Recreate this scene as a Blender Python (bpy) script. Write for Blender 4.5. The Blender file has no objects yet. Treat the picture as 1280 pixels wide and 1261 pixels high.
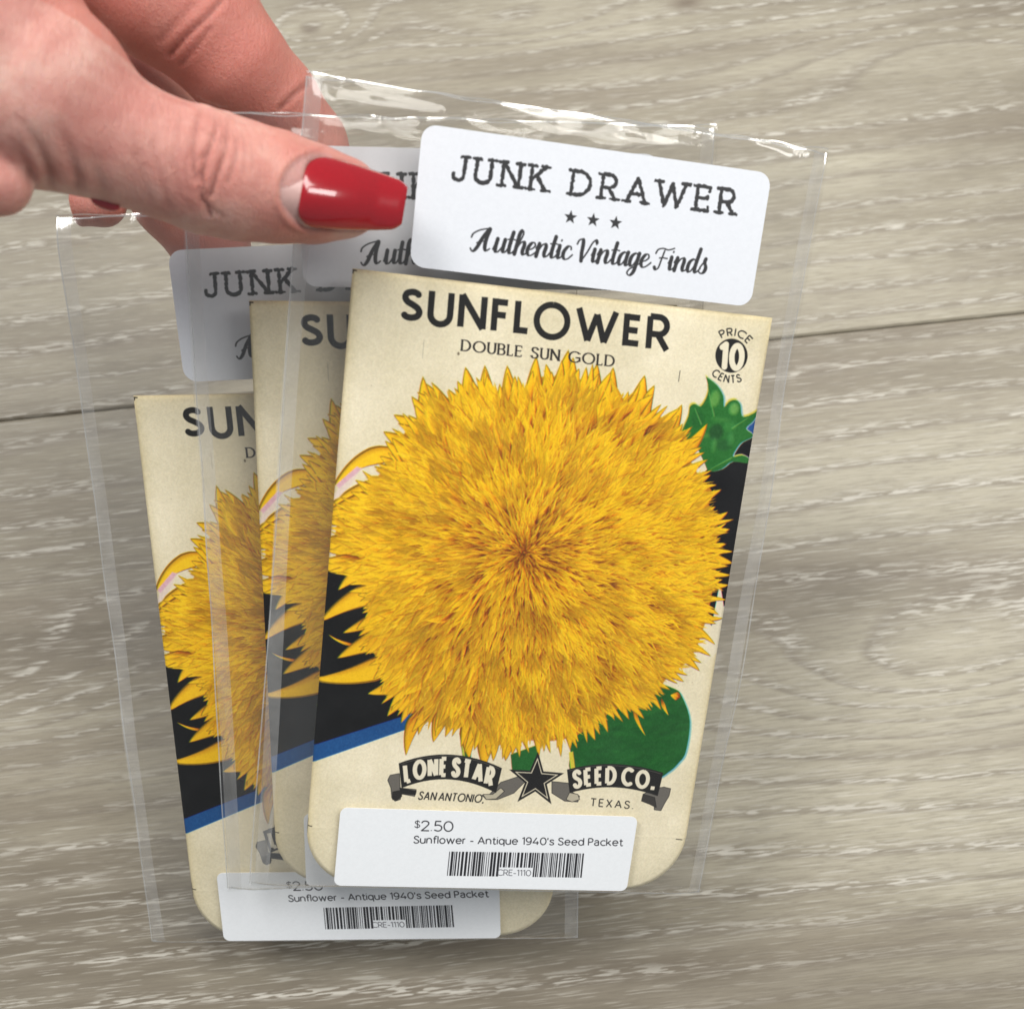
import bpy, bmesh, math, random
import numpy as np
from mathutils import Matrix, Vector
R_ = math.radians
random.seed(7)
MM = 0.001
scene = bpy.context.scene
COL = scene.collection

# ------------------------------------------------------------------ camera, world, lamps, exposure
FPX, CX, CY = 1284.0, 640.0, 630.5            # focal length and centre measured on the photograph, in its pixels
TILT, HEIGHT = R_(12.3), 279.0
cam_d = bpy.data.cameras.new('camera')
cam = bpy.data.objects.new('camera', cam_d); COL.objects.link(cam)
cam_d.sensor_fit = 'HORIZONTAL'; cam_d.sensor_width = 36.0
cam_d.lens = 36.0 * FPX / 1280.0
cam_d.clip_start = 0.01; cam_d.clip_end = 50
cam.location = (0, 0, HEIGHT * MM); cam.rotation_euler = (TILT, 0, 0)
cam_d.dof.use_dof = True; cam_d.dof.focus_distance = 0.222; cam_d.dof.aperture_fstop = 17.0
scene.camera = cam
CAMW = Matrix.Translation((0, 0, HEIGHT)) @ Matrix.Rotation(TILT, 4, 'X')      # in millimetres

world = bpy.data.worlds.new('World'); scene.world = world
world.use_nodes = True
bg = world.node_tree.nodes['Background']
bg.inputs['Color'].default_value = (0.90, 0.95, 1.0, 1); bg.inputs['Strength'].default_value = 0.27

def area_lamp(name, loc, target, sx, sy, power, color):
    d = bpy.data.lights.new(name, 'AREA'); d.shape = 'RECTANGLE'; d.size = sx; d.size_y = sy
    d.energy = power; d.color = color
    o = bpy.data.objects.new(name, d); COL.objects.link(o)
    o.location = loc
    o.rotation_euler = (Vector(target) - Vector(loc)).to_track_quat('-Z', 'Y').to_euler()
    return o
area_lamp('ceiling_panel_lamp', (0.24, 0.42, 0.86), (0, 0.05, 0.05), 0.62, 0.34, 5.6, (1.0, 0.975, 0.93))
area_lamp('ceiling_panel_lamp', (0.75, 0.12, 0.80), (0, 0, 0), 0.24, 0.44, 3.6, (1.0, 0.98, 0.95))
area_lamp('ceiling_panel_lamp', (-0.50, 0.50, 0.95), (0, 0, 0), 0.40, 0.30, 7.6, (1.0, 0.98, 0.95))

scene.view_settings.view_transform = 'Standard'; scene.view_settings.look = 'None'
scene.view_settings.exposure = 0.0; scene.view_settings.gamma = 1.0
scene.render.engine = 'CYCLES'
scene.cycles.max_bounces = 16; scene.cycles.transparent_max_bounces = 32
scene.cycles.use_denoising = True

# ------------------------------------------------------------------ small helpers
def rvec(r):
    r = np.array(r, float); a = np.linalg.norm(r); k = r / a
    K = np.array([[0, -k[2], k[1]], [k[2], 0, -k[0]], [-k[1], k[0], 0]])
    return np.eye(3) + math.sin(a) * K + (1 - math.cos(a)) * K @ K
class Pose:
    """where a sleeve and its packet are held: origin = packet's top left corner, x right, y up the packet, z to the viewer (mm)"""
    def __init__(s, r, t, k=1.0):
        s.R = rvec(r); s.t = np.array(t, float) * k; s.k = k
        m = Matrix(((*(s.R[0]), s.t[0]), (*(s.R[1]), s.t[1]), (*(s.R[2]), s.t[2]), (0, 0, 0, 1)))
        s.M = Matrix.Scale(MM, 4) @ CAMW @ m @ Matrix.Scale(k, 4)
    def inv(s, x, y):
        d = np.array([(x - CX) / FPX, -(y - CY) / FPX, -1.0]); n = s.R[:, 2]
        q = s.R.T @ (d * ((n @ s.t) / (n @ d)) - s.t)
        return q[0] / s.k, q[1] / s.k
FRONT = Pose((.2185, .1577, -.0993), (-29.616, 43.847, -190.859))
MIDDLE = Pose((.2624, .0963, -.0046), (-49.926, 38.633, -194.911), 1.015)
BACK = Pose((.2714, -.0114, .018), (-75.740, 21.643, -205.316), 1.022)
PW, PH = 83.0, 127.66

def tag(o, label=None, cat=None, group=None, kind=None):
    if label: o['label'] = label
    if cat: o['category'] = cat
    if group: o['group'] = group
    if kind: o['kind'] = kind
    return o
def link(name, me, parent=None):
    o = bpy.data.objects.new(name, me); COL.objects.link(o)
    if parent: o.parent = parent
    return o
def mesh_from(name, verts, faces, mat=None, smooth=False, uv=None):
    me = bpy.data.meshes.new(name)
    me.from_pydata([tuple(map(float, v)) for v in verts], [], [tuple(map(int, f)) for f in faces])
    if uv is not None:
        l = me.uv_layers.new(name='UVMap')
        vi = np.empty(len(me.loops), np.int32); me.loops.foreach_get('vertex_index', vi)
        l.data.foreach_set('uv', np.asarray(uv, np.float32)[vi].ravel())
    if mat:
        for m in (mat if isinstance(mat, (list, tuple)) else [mat]): me.materials.append(m)
    if smooth: me.polygons.foreach_set('use_smooth', np.ones(len(me.polygons), bool))
    me.update()
    return me

class NT:
    def __init__(s, name):
        s.m = bpy.data.materials.new(name); s.m.use_nodes = True
        s.t = s.m.node_tree; s.b = s.t.nodes['Principled BSDF']; s.out = s.t.nodes['Material Output']
    def n(s, typ, **kw):
        x = s.t.nodes.new(typ)
        for k, v in kw.items():
            if k.startswith('i_'):
                key = k[2:]; key = int(key) if key.isdigit() else key.replace('_', ' ')
                x.inputs[key].default_value = v
            else: setattr(x, k, v)
        return x
    def l(s, a, b): s.t.links.new(a, b)
    def math(s, op, a, b=None, clamp=False):
        x = s.n('ShaderNodeMath', operation=op); x.use_clamp = clamp
        for i, v in enumerate((a, b)):
            if v is None: continue
            if hasattr(v, 'node'): s.l(v, x.inputs[i])
            else: x.inputs[i].default_value = v
        return x.outputs[0]
    def ramp(s, fac, stops):
        x = s.n('ShaderNodeValToRGB'); cr = x.color_ramp
        while len(cr.elements) < len(stops): cr.elements.new(0.5)
        for e, (p, c) in zip(cr.elements, stops):
            e.position = p; e.color = (*c, 1) if len(c) == 3 else c
        s.l(fac, x.inputs[0]); return x.outputs[0]
    def mix(s, fac, a, b, mode='MIX'):
        x = s.n('ShaderNodeMix', data_type='RGBA', blend_type=mode)
        for i, v in ((0, fac), (6, a), (7, b)):
            if hasattr(v, 'node'): s.l(v, x.inputs[i])
            else: x.inputs[i].default_value = v if i == 0 else (*v, 1)
        return x.outputs[2]
    def noise(s, vec, scale, detail=3, rough=.5, dist=0.0):
        x = s.n('ShaderNodeTexNoise'); x.inputs['Scale'].default_value = scale
        x.inputs['Detail'].default_value = detail; x.inputs['Roughness'].default_value = rough
        x.inputs['Distortion'].default_value = dist
        if vec is not None: s.l(vec, x.inputs['Vector'])
        return x.outputs['Fac']

# ------------------------------------------------------------------ drawing flat print on a numpy canvas
def lin(c): return np.array(c, float) / 255.0
class Canvas:
    def __init__(s, w, h, col):
        s.w, s.h = w, h; s.a = np.empty((h, w, 3), np.float32); s.a[:] = lin(col)
    def box(s, x0, y0, x1, y1, m=2):
        x0 = max(0, int(x0 - m)); y0 = max(0, int(y0 - m)); x1 = min(s.w, int(x1 + m) + 1); y1 = min(s.h, int(y1 + m) + 1)
        return None if x1 <= x0 or y1 <= y0 else (x0, y0, x1, y1)
    def put(s, b, cov, col):
        x0, y0, x1, y1 = b; v = s.a[y0:y1, x0:x1]
        c = np.asarray(col, np.float32)
        v += (c - v) * cov[..., None].astype(np.float32)
    def poly(s, pts, col, soft=1.0, cov_only=False):
        pts = np.asarray(pts, float)
        b = s.box(*pts.min(0), *pts.max(0))
        if b is None: return
        x0, y0, x1, y1 = b
        X, Y = np.meshgrid(np.arange(x0, x1) + .5, np.arange(y0, y1) + .5)
        inside = np.zeros(X.shape, bool); d = np.full(X.shape, 1e9)
        q = np.roll(pts, -1, 0)
        for (ax, ay), (bx, by) in zip(pts, q):
            if ay != by:
                c = ((ay > Y) != (by > Y)) & (X < (bx - ax) * (Y - ay) / (by - ay) + ax); inside ^= c
            dx, dy = bx - ax, by - ay; L = dx * dx + dy * dy + 1e-9
            t = np.clip(((X - ax) * dx + (Y - ay) * dy) / L, 0, 1)
            d = np.minimum(d, np.hypot(X - ax - t * dx, Y - ay - t * dy))
        cov = np.clip(.5 + np.where(inside, d, -d) / soft, 0, 1)
        if cov_only: return b, cov
        s.put(b, cov, col)
    def stroke_cov(s, paths, rough=0.0):
        """paths: list of (points Nx2, widths N, round caps?)"""
        P = np.concatenate([p for p, _, _ in paths]); mw = max(float(np.max(w)) for _, w, _ in paths)
        b = s.box(*P.min(0), *P.max(0), m=mw + 3)
        if b is None: return None
        x0, y0, x1, y1 = b
        cov = np.zeros((y1 - y0, x1 - x0))
        for p, w, cap in paths:
            n = len(p)
            for i in range(n - 1):
                (ax, ay), (bx, by) = p[i], p[i + 1]; wa, wb = w[i] / 2, w[i + 1] / 2
                L = math.hypot(bx - ax, by - ay)
                if L < 1e-6: continue
                m = max(wa, wb) + 2
                u0 = max(x0, int(min(ax, bx) - m)); u1 = min(x1, int(max(ax, bx) + m) + 2)
                v0 = max(y0, int(min(ay, by) - m)); v1 = min(y1, int(max(ay, by) + m) + 2)
                if u1 <= u0 or v1 <= v0: continue
                X, Y = np.meshgrid(np.arange(u0, u1) + .5, np.arange(v0, v1) + .5)
                ux, uy = (bx - ax) / L, (by - ay) / L
                al = (X - ax) * ux + (Y - ay) * uy; pe = np.abs(-(X - ax) * uy + (Y - ay) * ux)
                ww = wa + (wb - wa) * np.clip(al / L, 0, 1)
                bx_ = np.minimum(ww - pe, np.minimum(al, L - al))
                dd = bx_
                if i > 0 or cap: dd = np.maximum(dd, wa - np.hypot(X - ax, Y - ay))
                if i < n - 2 or cap: dd = np.maximum(dd, wb - np.hypot(X - bx, Y - by))
                if rough: dd = dd + rough * RN[(v0 % 97):(v0 % 97) + v1 - v0, (u0 % 89):(u0 % 89) + u1 - u0]
                c = np.clip(.5 + dd, 0, 1)
                sl = cov[v0 - y0:v1 - y0, u0 - x0:u1 - x0]; np.maximum(sl, c, out=sl)
        return b, cov
    def image(s, name, grain=0.012, seed=1):
        g = np.random.default_rng(seed).normal(0, grain, (s.h, s.w, 1)).astype(np.float32)
        a = np.clip(s.a + g, 0, 1)
        px = np.ones((s.h, s.w, 4), np.float32); px[..., :3] = a[::-1]
        im = bpy.data.images.new(name, s.w, s.h, alpha=False); im.colorspace_settings.name = 'sRGB'
        im.pixels.foreach_set(px.ravel()); im.update(); im.pack()
        return im
def smooth_noise(h, w, cell, seed):
    g = np.random.default_rng(seed).random((h // cell + 4, w // cell + 4))
    y = np.arange(h) / cell; x = np.arange(w) / cell
    yi = y.astype(int); xi = x.astype(int); fy = (y - yi); fx = (x - xi)
    fy = fy * fy * (3 - 2 * fy); fx = fx * fx * (3 - 2 * fx)
    a = g[yi][:, xi]; b = g[yi][:, xi + 1]; c = g[yi + 1][:, xi]; d = g[yi + 1][:, xi + 1]
    return ((a * (1 - fx) + b * fx) * (1 - fy)[:, None] + (c * (1 - fx) + d * fx) * fy[:, None])
RN = (smooth_noise(700, 700, 5, 3) - .5) * 2

# ------------------------------------------------------------------ lettering, drawn by strokes (cap height 1)
def arc(cx, cy, rx, ry, a0, a1, n=14):
    return [(cx + rx * math.cos(R_(a0 + (a1 - a0) * i / n)), cy + ry * math.sin(R_(a0 + (a1 - a0) * i / n))) for i in range(n + 1)]
def spl(*p, n=6):
    p = [p[0]] + list(p) + [p[-1]]; out = []
    for i in range(1, len(p) - 2):
        a, b, c, d = map(np.array, p[i - 1:i + 3])
        for k in range(n):
            t = k / n
            out.append(tuple(.5 * ((2 * b) + (c - a) * t + (2 * a - 5 * b + 4 * c - d) * t * t + (3 * b - a - 3 * c + d) * t ** 3)))
    out.append(tuple(p[-2])); return out
S_ = spl((.52, .84), (.43, .96), (.27, 1), (.09, .93), (.04, .76), (.13, .61), (.3, .51), (.47, .39), (.54, .22), (.45, .06), (.26, 0), (.09, .04), (0, .17))
# glyph: (width, [(path, serif start?, serif end?)...])
def G(w, *st): return (w, [(list(p), a, b) for p, a, b in st])
def seg(*p): return (p, 1, 1)
def nos(*p): return (p, 0, 0)
CAPS = {
 'A': G(.74, ([(0, 0), (.37, 1)], 1, 0), ([(.37, 1), (.74, 0)], 0, 1), nos((.13, .33), (.61, .33))),
 'B': G(.55, seg((0, 0), (0, 1)), (([(0, 1), (.27, 1)] + arc(.27, .76, .24, .24, 90, -90) + [(0, .52)]), 0, 0), (([(0, .52), (.3, .52)] + arc(.3, .26, .26, .26, 90, -90) + [(0, 0)]), 0, 0)),
 'C': G(.8, (arc(.5, .5, .5, .5, 48, 312, 24), 1, 1)),
 'D': G(.74, seg((0, 0), (0, 1)), ([(0, 1), (.24, 1)] + arc(.24, .5, .48, .5, 90, -90, 20) + [(0, 0)], 0, 0)),
 'E': G(.48, seg((0, 0), (0, 1)), ([(0, 1), (.48, 1)], 0, 1), ([(0, .52), (.42, .52)], 0, 1), ([(0, 0), (.48, 0)], 0, 1)),
 'F': G(.45, seg((0, 0), (0, 1)), ([(0, 1), (.45, 1)], 0, 1), ([(0, .5), (.4, .5)], 0, 1)),
 'G': G(.92, (arc(.5, .5, .5, .5, 45, 330, 24), 1, 0), ([(.93, .1), (.93, .45), (.55, .45)], 0, 0)),
 'I': G(.02, seg((0, 0), (0, 1))),
 'J': G(.42, ([(.42, 1), (.42, .28)] + arc(.21, .24, .21, .24, 0, -180)[1:], 1, 0)),
 'K': G(.6, seg((0, 0), (0, 1)), ([(0, .38), (.55, 1)], 0, 1), ([(.2, .6), (.62, 0)], 0, 1)),
 'L': G(.42, seg((0, 0), (0, 1)), ([(0, 0), (.42, 0)], 0, 1)),
 'M': G(.8, seg((0, 0), (0, 1)), nos((0, 1), (.4, .1)), nos((.4, .1), (.8, 1)), seg((.8, 1), (.8, 0))),
 'N': G(.68, seg((0, 0), (0, 1)), nos((0, 1), (.68, 0)), seg((.68, 0), (.68, 1))),
 'O': G(1., (arc(.5, .5, .5, .5, 90, 450, 32), 0, 0)),
 'P': G(.5, seg((0, 0), (0, 1)), ([(0, 1), (.25, 1)] + arc(.25, .73, .25, .27, 90, -90) + [(0, .46)], 0, 0)),
 'R': G(.56, seg((0, 0), (0, 1)), ([(0, 1), (.27, 1)] + arc(.27, .73, .25, .27, 90, -90) + [(0, .46)], 0, 0), ([(.26, .46), (.56, 0)], 0, 1)),
 'S': G(.54, (S_, 1, 1)),
 'T': G(.6, seg((.3, 0), (.3, 1)), ([(0, 1), (.6, 1)], 1, 1)),
 'U': G(.6, ([(0, 1), (0, .3)] + arc(.3, .3, .3, .3, 180, 360)[1:] + [(.6, 1)], 1, 1)),
 'V': G(.7, ([(0, 1), (.35, 0)], 1, 0), ([(.35, 0), (.7, 1)], 0, 1)),
 'W': G(1.1, ([(0, 1), (.3, 0)], 1, 0), ([(.3, 0), (.55, .95)], 0, 0), ([(.55, .95), (.8, 0)], 0, 0), ([(.8, 0), (1.1, 1)], 0, 1)),
 'X': G(.62, seg((0, 0), (.6, 1)), seg((0, 1), (.62, 0))),
}
o_ = arc(.28, .36, .28, .36, 90, 450, 20)
LOW = dict(CAPS)
LOW.update({
 'a': G(.5, nos(*spl((.04, .62), (.18, .72), (.36, .7), (.46, .55), (.46, .3), (.46, 0))), nos(*spl((.46, .42), (.2, .41), (.03, .3), (.03, .12), (.2, 0), (.36, .04), (.46, .18)))),
 'c': G(.5, nos(*arc(.34, .36, .33, .36, 50, 310))),
 'd': G(.58, nos(*o_), nos((.57, 0), (.57, 1.03))),
 'e': G(.6, nos(*([(.02, .38), (.6, .38)] + arc(.31, .36, .3, .36, 5, 320)[1:]))),
 'f': G(.34, nos(*spl((.4, 1.0), (.28, 1.02), (.16, .9), (.15, .6), (.15, 0))), nos((0, .68), (.36, .68))),
 'g': G(.58, nos(*o_), nos(*([(.57, .72), (.57, 0)] + spl((.57, 0), (.5, -.22), (.3, -.28), (.06, -.2))))),
 'h': G(.54, nos((0, 0), (0, 1.03)), nos(*([(0, .42)] + arc(.27, .42, .26, .3, 180, 0)[1:] + [(.53, 0)]))),
 'i': G(.02, nos((0, 0), (0, .72)), nos((0, .92), (0, .98))),
 'k': G(.5, nos((0, 0), (0, 1.03)), nos((0, .25), (.46, .72)), nos((.16, .4), (.5, 0))),
 'l': G(.02, nos((0, 0), (0, 1.03))),
 'n': G(.54, nos((0, 0), (0, .72)), nos(*([(0, .42)] + arc(.27, .42, .26, .3, 180, 0)[1:] + [(.53, 0)]))),
 'o': G(.6, nos(*arc(.3, .36, .3, .36, 90, 450, 20))),
 'q': G(.58, nos(*o_), nos((.57, .72), (.57, -.27))),
 'r': G(.3, nos((0, 0), (0, .72)), nos(*arc(.26, .44, .26, .27, 180, 95))),
 's': G(.44, nos(*[(x * .82, y * .72) for x, y in S_])),
 't': G(.34, nos(*spl((.15, .92), (.15, .5), (.15, .15), (.22, 0), (.36, .03))), nos((0, .68), (.36, .68))),
 'u': G(.54, nos(*([(0, .72), (0, .28)] + arc(.26, .28, .26, .28, 180, 360)[1:] + [(.52, .72)])), nos((.53, .72), (.53, 0))),
 'w': G(.88, nos((0, .72), (.22, 0), (.44, .7), (.66, 0), (.88, .72))),
 '-': G(.34, nos((0, .36), (.34, .36))),
 "'": G(.05, nos((.02, 1), (0, .7))),
 '.': G(.06, nos((.02, 0), (.02, .07))), ',': G(.08, nos((.04, .06), (0, -.14))),
 '$': G(.54, (S_, 0, 0), nos((.28, 1.14), (.28, -.14))),
 '0': G(.64, nos(*arc(.32, .5, .32, .5, 90, 450, 24))),
 '1': G(.26, nos((0, .86), (.22, 1), (.22, 0))),
 '2': G(.56, nos(*(spl((.02, .8), (.12, .95), (.3, 1), (.5, .88), (.52, .68), (.36, .42), (.02, 0)) + [(.58, 0)]))),
 '4': G(.66, nos((.5, 0), (.5, .5)), nos((.42, 1), (0, .27), (.66, .27))),
 '5': G(.56, nos(*([(.5, 1), (.1, 1), (.06, .56)] + spl((.06, .56), (.28, .62), (.5, .5), (.55, .3), (.46, .08), (.26, 0), (.02, .1))))),
 '9': G(.58, nos(*arc(.28, .68, .28, .32, 90, 450, 20)), nos(*spl((.56, .7), (.56, .4), (.44, .1), (.2, 0), (.08, .03)))),
})
# joined script letters, x-height 1, sheared when set
SCRIPT = {
 'A': G(2.0, nos(*spl((-.25, .95), (-.15, 1.25), (.35, 1.55), (1.1, 1.72), (1.2, 1.6), (1.1, 1.0), (1.12, .35), (1.3, .02), (1.6, .2))), nos(*spl((1.15, 1.7), (.75, 1.0), (.45, .2), (.15, -.12), (-.1, .1))), nos(*spl((.35, .55), (.7, .72), (1.2, .68)))),
 'u': G(1.05, nos(*spl((-.1, .2), (.05, .9), (.1, 1), (.08, .5), (.15, .06), (.4, .05), (.68, .5), (.75, 1))), nos(*spl((.78, 1), (.76, .5), (.8, .1), (1.0, .05), (1.2, .35)))),
 't': G(.72, nos(*spl((.3, 1.62), (.26, 1), (.25, .4), (.35, .03), (.6, .08), (.85, .45))), nos(*spl((-.02, 1.05), (.3, 1.1), (.66, 1.06)))),
 'h': G(1.1, nos(*spl((.05, .1), (.3, .9), (.48, 1.6), (.3, 1.85), (.15, 1.5), (.14, .8), (.12, 0))), nos(*spl((.14, .3), (.4, .85), (.68, 1.0), (.8, .75), (.76, .3), (.86, .03), (1.08, .1), (1.25, .35)))),
 'e': G(.85, nos(*spl((.1, .45), (.4, .5), (.66, .75), (.55, 1.0), (.3, .95), (.1, .6), (.1, .25), (.3, .0), (.6, .08), (.95, .4)))),
 'n': G(1.15, nos(*spl((-.05, .6), (.1, .98), (.16, .9), (.14, .5), (.12, 0))), nos(*spl((.14, .3), (.4, .85), (.68, 1.0), (.8, .75), (.76, .3), (.86, .03), (1.08, .1), (1.25, .35)))),
 'i': G(.5, nos(*spl((-.05, .5), (.1, 1), (.12, .5), (.18, .06), (.38, .06), (.6, .35))), nos((.16, 1.36), (.17, 1.42))),
 'c': G(.85, nos(*spl((.68, .78), (.6, .98), (.35, .98), (.1, .6), (.1, .25), (.3, 0), (.6, .06), (.9, .38)))),
 'V': G(1.35, nos(*spl((-.2, 1.25), (-.1, 1.55), (.2, 1.65), (.32, 1.3), (.38, .6), (.5, .0))), nos(*spl((.5, 0), (.85, .7), (1.1, 1.4), (1.35, 1.68), (1.5, 1.5)))),
 'a': G(1.0, nos(*spl((.68, .85), (.45, 1.0), (.15, .75), (.08, .3), (.22, 0), (.45, .12), (.68, .6))), nos(*spl((.75, 1), (.7, .5), (.74, .08), (.9, .02), (1.15, .35)))),
 'g': G(1.0, nos(*spl((.68, .85), (.45, 1.0), (.15, .75), (.08, .3), (.22, 0), (.45, .12), (.68, .6))), nos(*spl((.75, 1), (.7, .3), (.62, -.4), (.35, -.72), (.08, -.55), (.2, -.25), (.6, .0), (1.15, .35)))),
 'F': G(1.25, nos(*spl((.05, .1), (.2, -.08), (.42, .1), (.5, .7), (.6, 1.4))), nos(*spl((-.12, 1.15), (0, 1.45), (.4, 1.58), (.9, 1.5), (1.4, 1.66))), nos(*spl((.3, .82), (.6, .86), (1.0, .84)))),
 'd': G(1.05, nos(*spl((.68, .85), (.45, 1.0), (.15, .75), (.08, .3), (.22, 0), (.45, .12), (.68, .6))), nos(*spl((.84, 1.8), (.78, 1.2), (.72, .5), (.76, .08), (.92, .02), (1.2, .35)))),
 's': G(.8, nos(*spl((.1, .4), (.4, .95), (.45, 1.1), (.42, .85), (.62, .45), (.55, .1), (.3, -.03), (.08, .12)))),
}
def rail(p00, p10, up):
    """maps text space (s along the line 0..1, t = height 0..1) into photo pixels"""
    p00 = np.array(p00, float); p10 = np.array(p10, float); up = np.array(up, float)
    return lambda s, t: p00 + (p10 - p00) * s + up * t
def text(cv, tomap, string, warp, wt, col, style='sans', track=.22, gl=None, thin=None, serif=.14, rough=0.0, shear=0.0, space=.5, cap=None, alpha=1.0):
    gl = gl or LOW
    x = 0; items = []
    for ch in string:
        if ch == ' ': x += space; continue
        w, st = gl[ch]; items.append((x, st)); x += w + track
    total = x - track
    a = np.array(warp(0, 0)); b = np.array(warp(1, 0)); hpx = np.linalg.norm(np.array(tomap(*warp(0.01, 1))) - np.array(tomap(*warp(0.01, 0))))
    paths = []
    thin = wt if thin is None else thin
    for x0, st in items:
        for pts, s0, s1 in st:
            P = np.array([tomap(*warp((x0 + px + shear * py) / total, py)) for px, py in pts], float)
            q = np.array([(px, py) for px, py in pts], float)
            d = np.gradient(q, axis=0) if len(q) > 1 else np.array([[0, 1.]])
            dn = d / (np.linalg.norm(d, axis=1)[:, None] + 1e-9)
            ver = np.abs(dn[:, 1])
            if style == 'script': ver = np.where(dn[:, 1] < -.2, np.abs(dn[:, 1]), np.abs(dn[:, 1]) * .25)
            if style == 'roman' and len(q) == 2 and abs(dn[0, 0]) > .2 and abs(dn[0, 1]) > .2: ver = np.full(2, 1. if dn[0, 1] * dn[0, 0] < 0 else .1)
            W = (thin + (wt - thin) * ver ** 1.4) * hpx
            paths.append((P, W, (style in ('script', 'type', 'round')) if cap is None else cap))
            if style in ('roman', 'type'):
                for on, e, dd in ((s0, q[0], dn[0]), (s1, q[-1], dn[-1])):
                    if not on: continue
                    if abs(dd[1]) > .5: sv = [(e[0] - serif, e[1]), (e[0] + serif, e[1])]
                    else: sv = [(e[0], e[1]), (e[0], e[1] + (-.17 if e[1] > .6 else (.17 if e[1] < .3 else .09)))]
                    P2 = np.array([tomap(*warp((x0 + px + shear * py) / total, py)) for px, py in sv], float)
                    paths.append((P2, np.full(2, (thin if style == 'roman' else wt * .8) * hpx), style == 'type'))
    r = cv.stroke_cov(paths, rough)
    if r: cv.put(r[0], r[1] * alpha, lin(col))
def star_pts(cx, cy, r, rot=0, inner=.4, sx=1.0):
    return [(cx + sx * (r if i % 2 == 0 else r * inner) * math.sin(R_(rot + 36 * i)), cy - (r if i % 2 == 0 else r * inner) * math.cos(R_(rot + 36 * i))) for i in range(10)]

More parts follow.
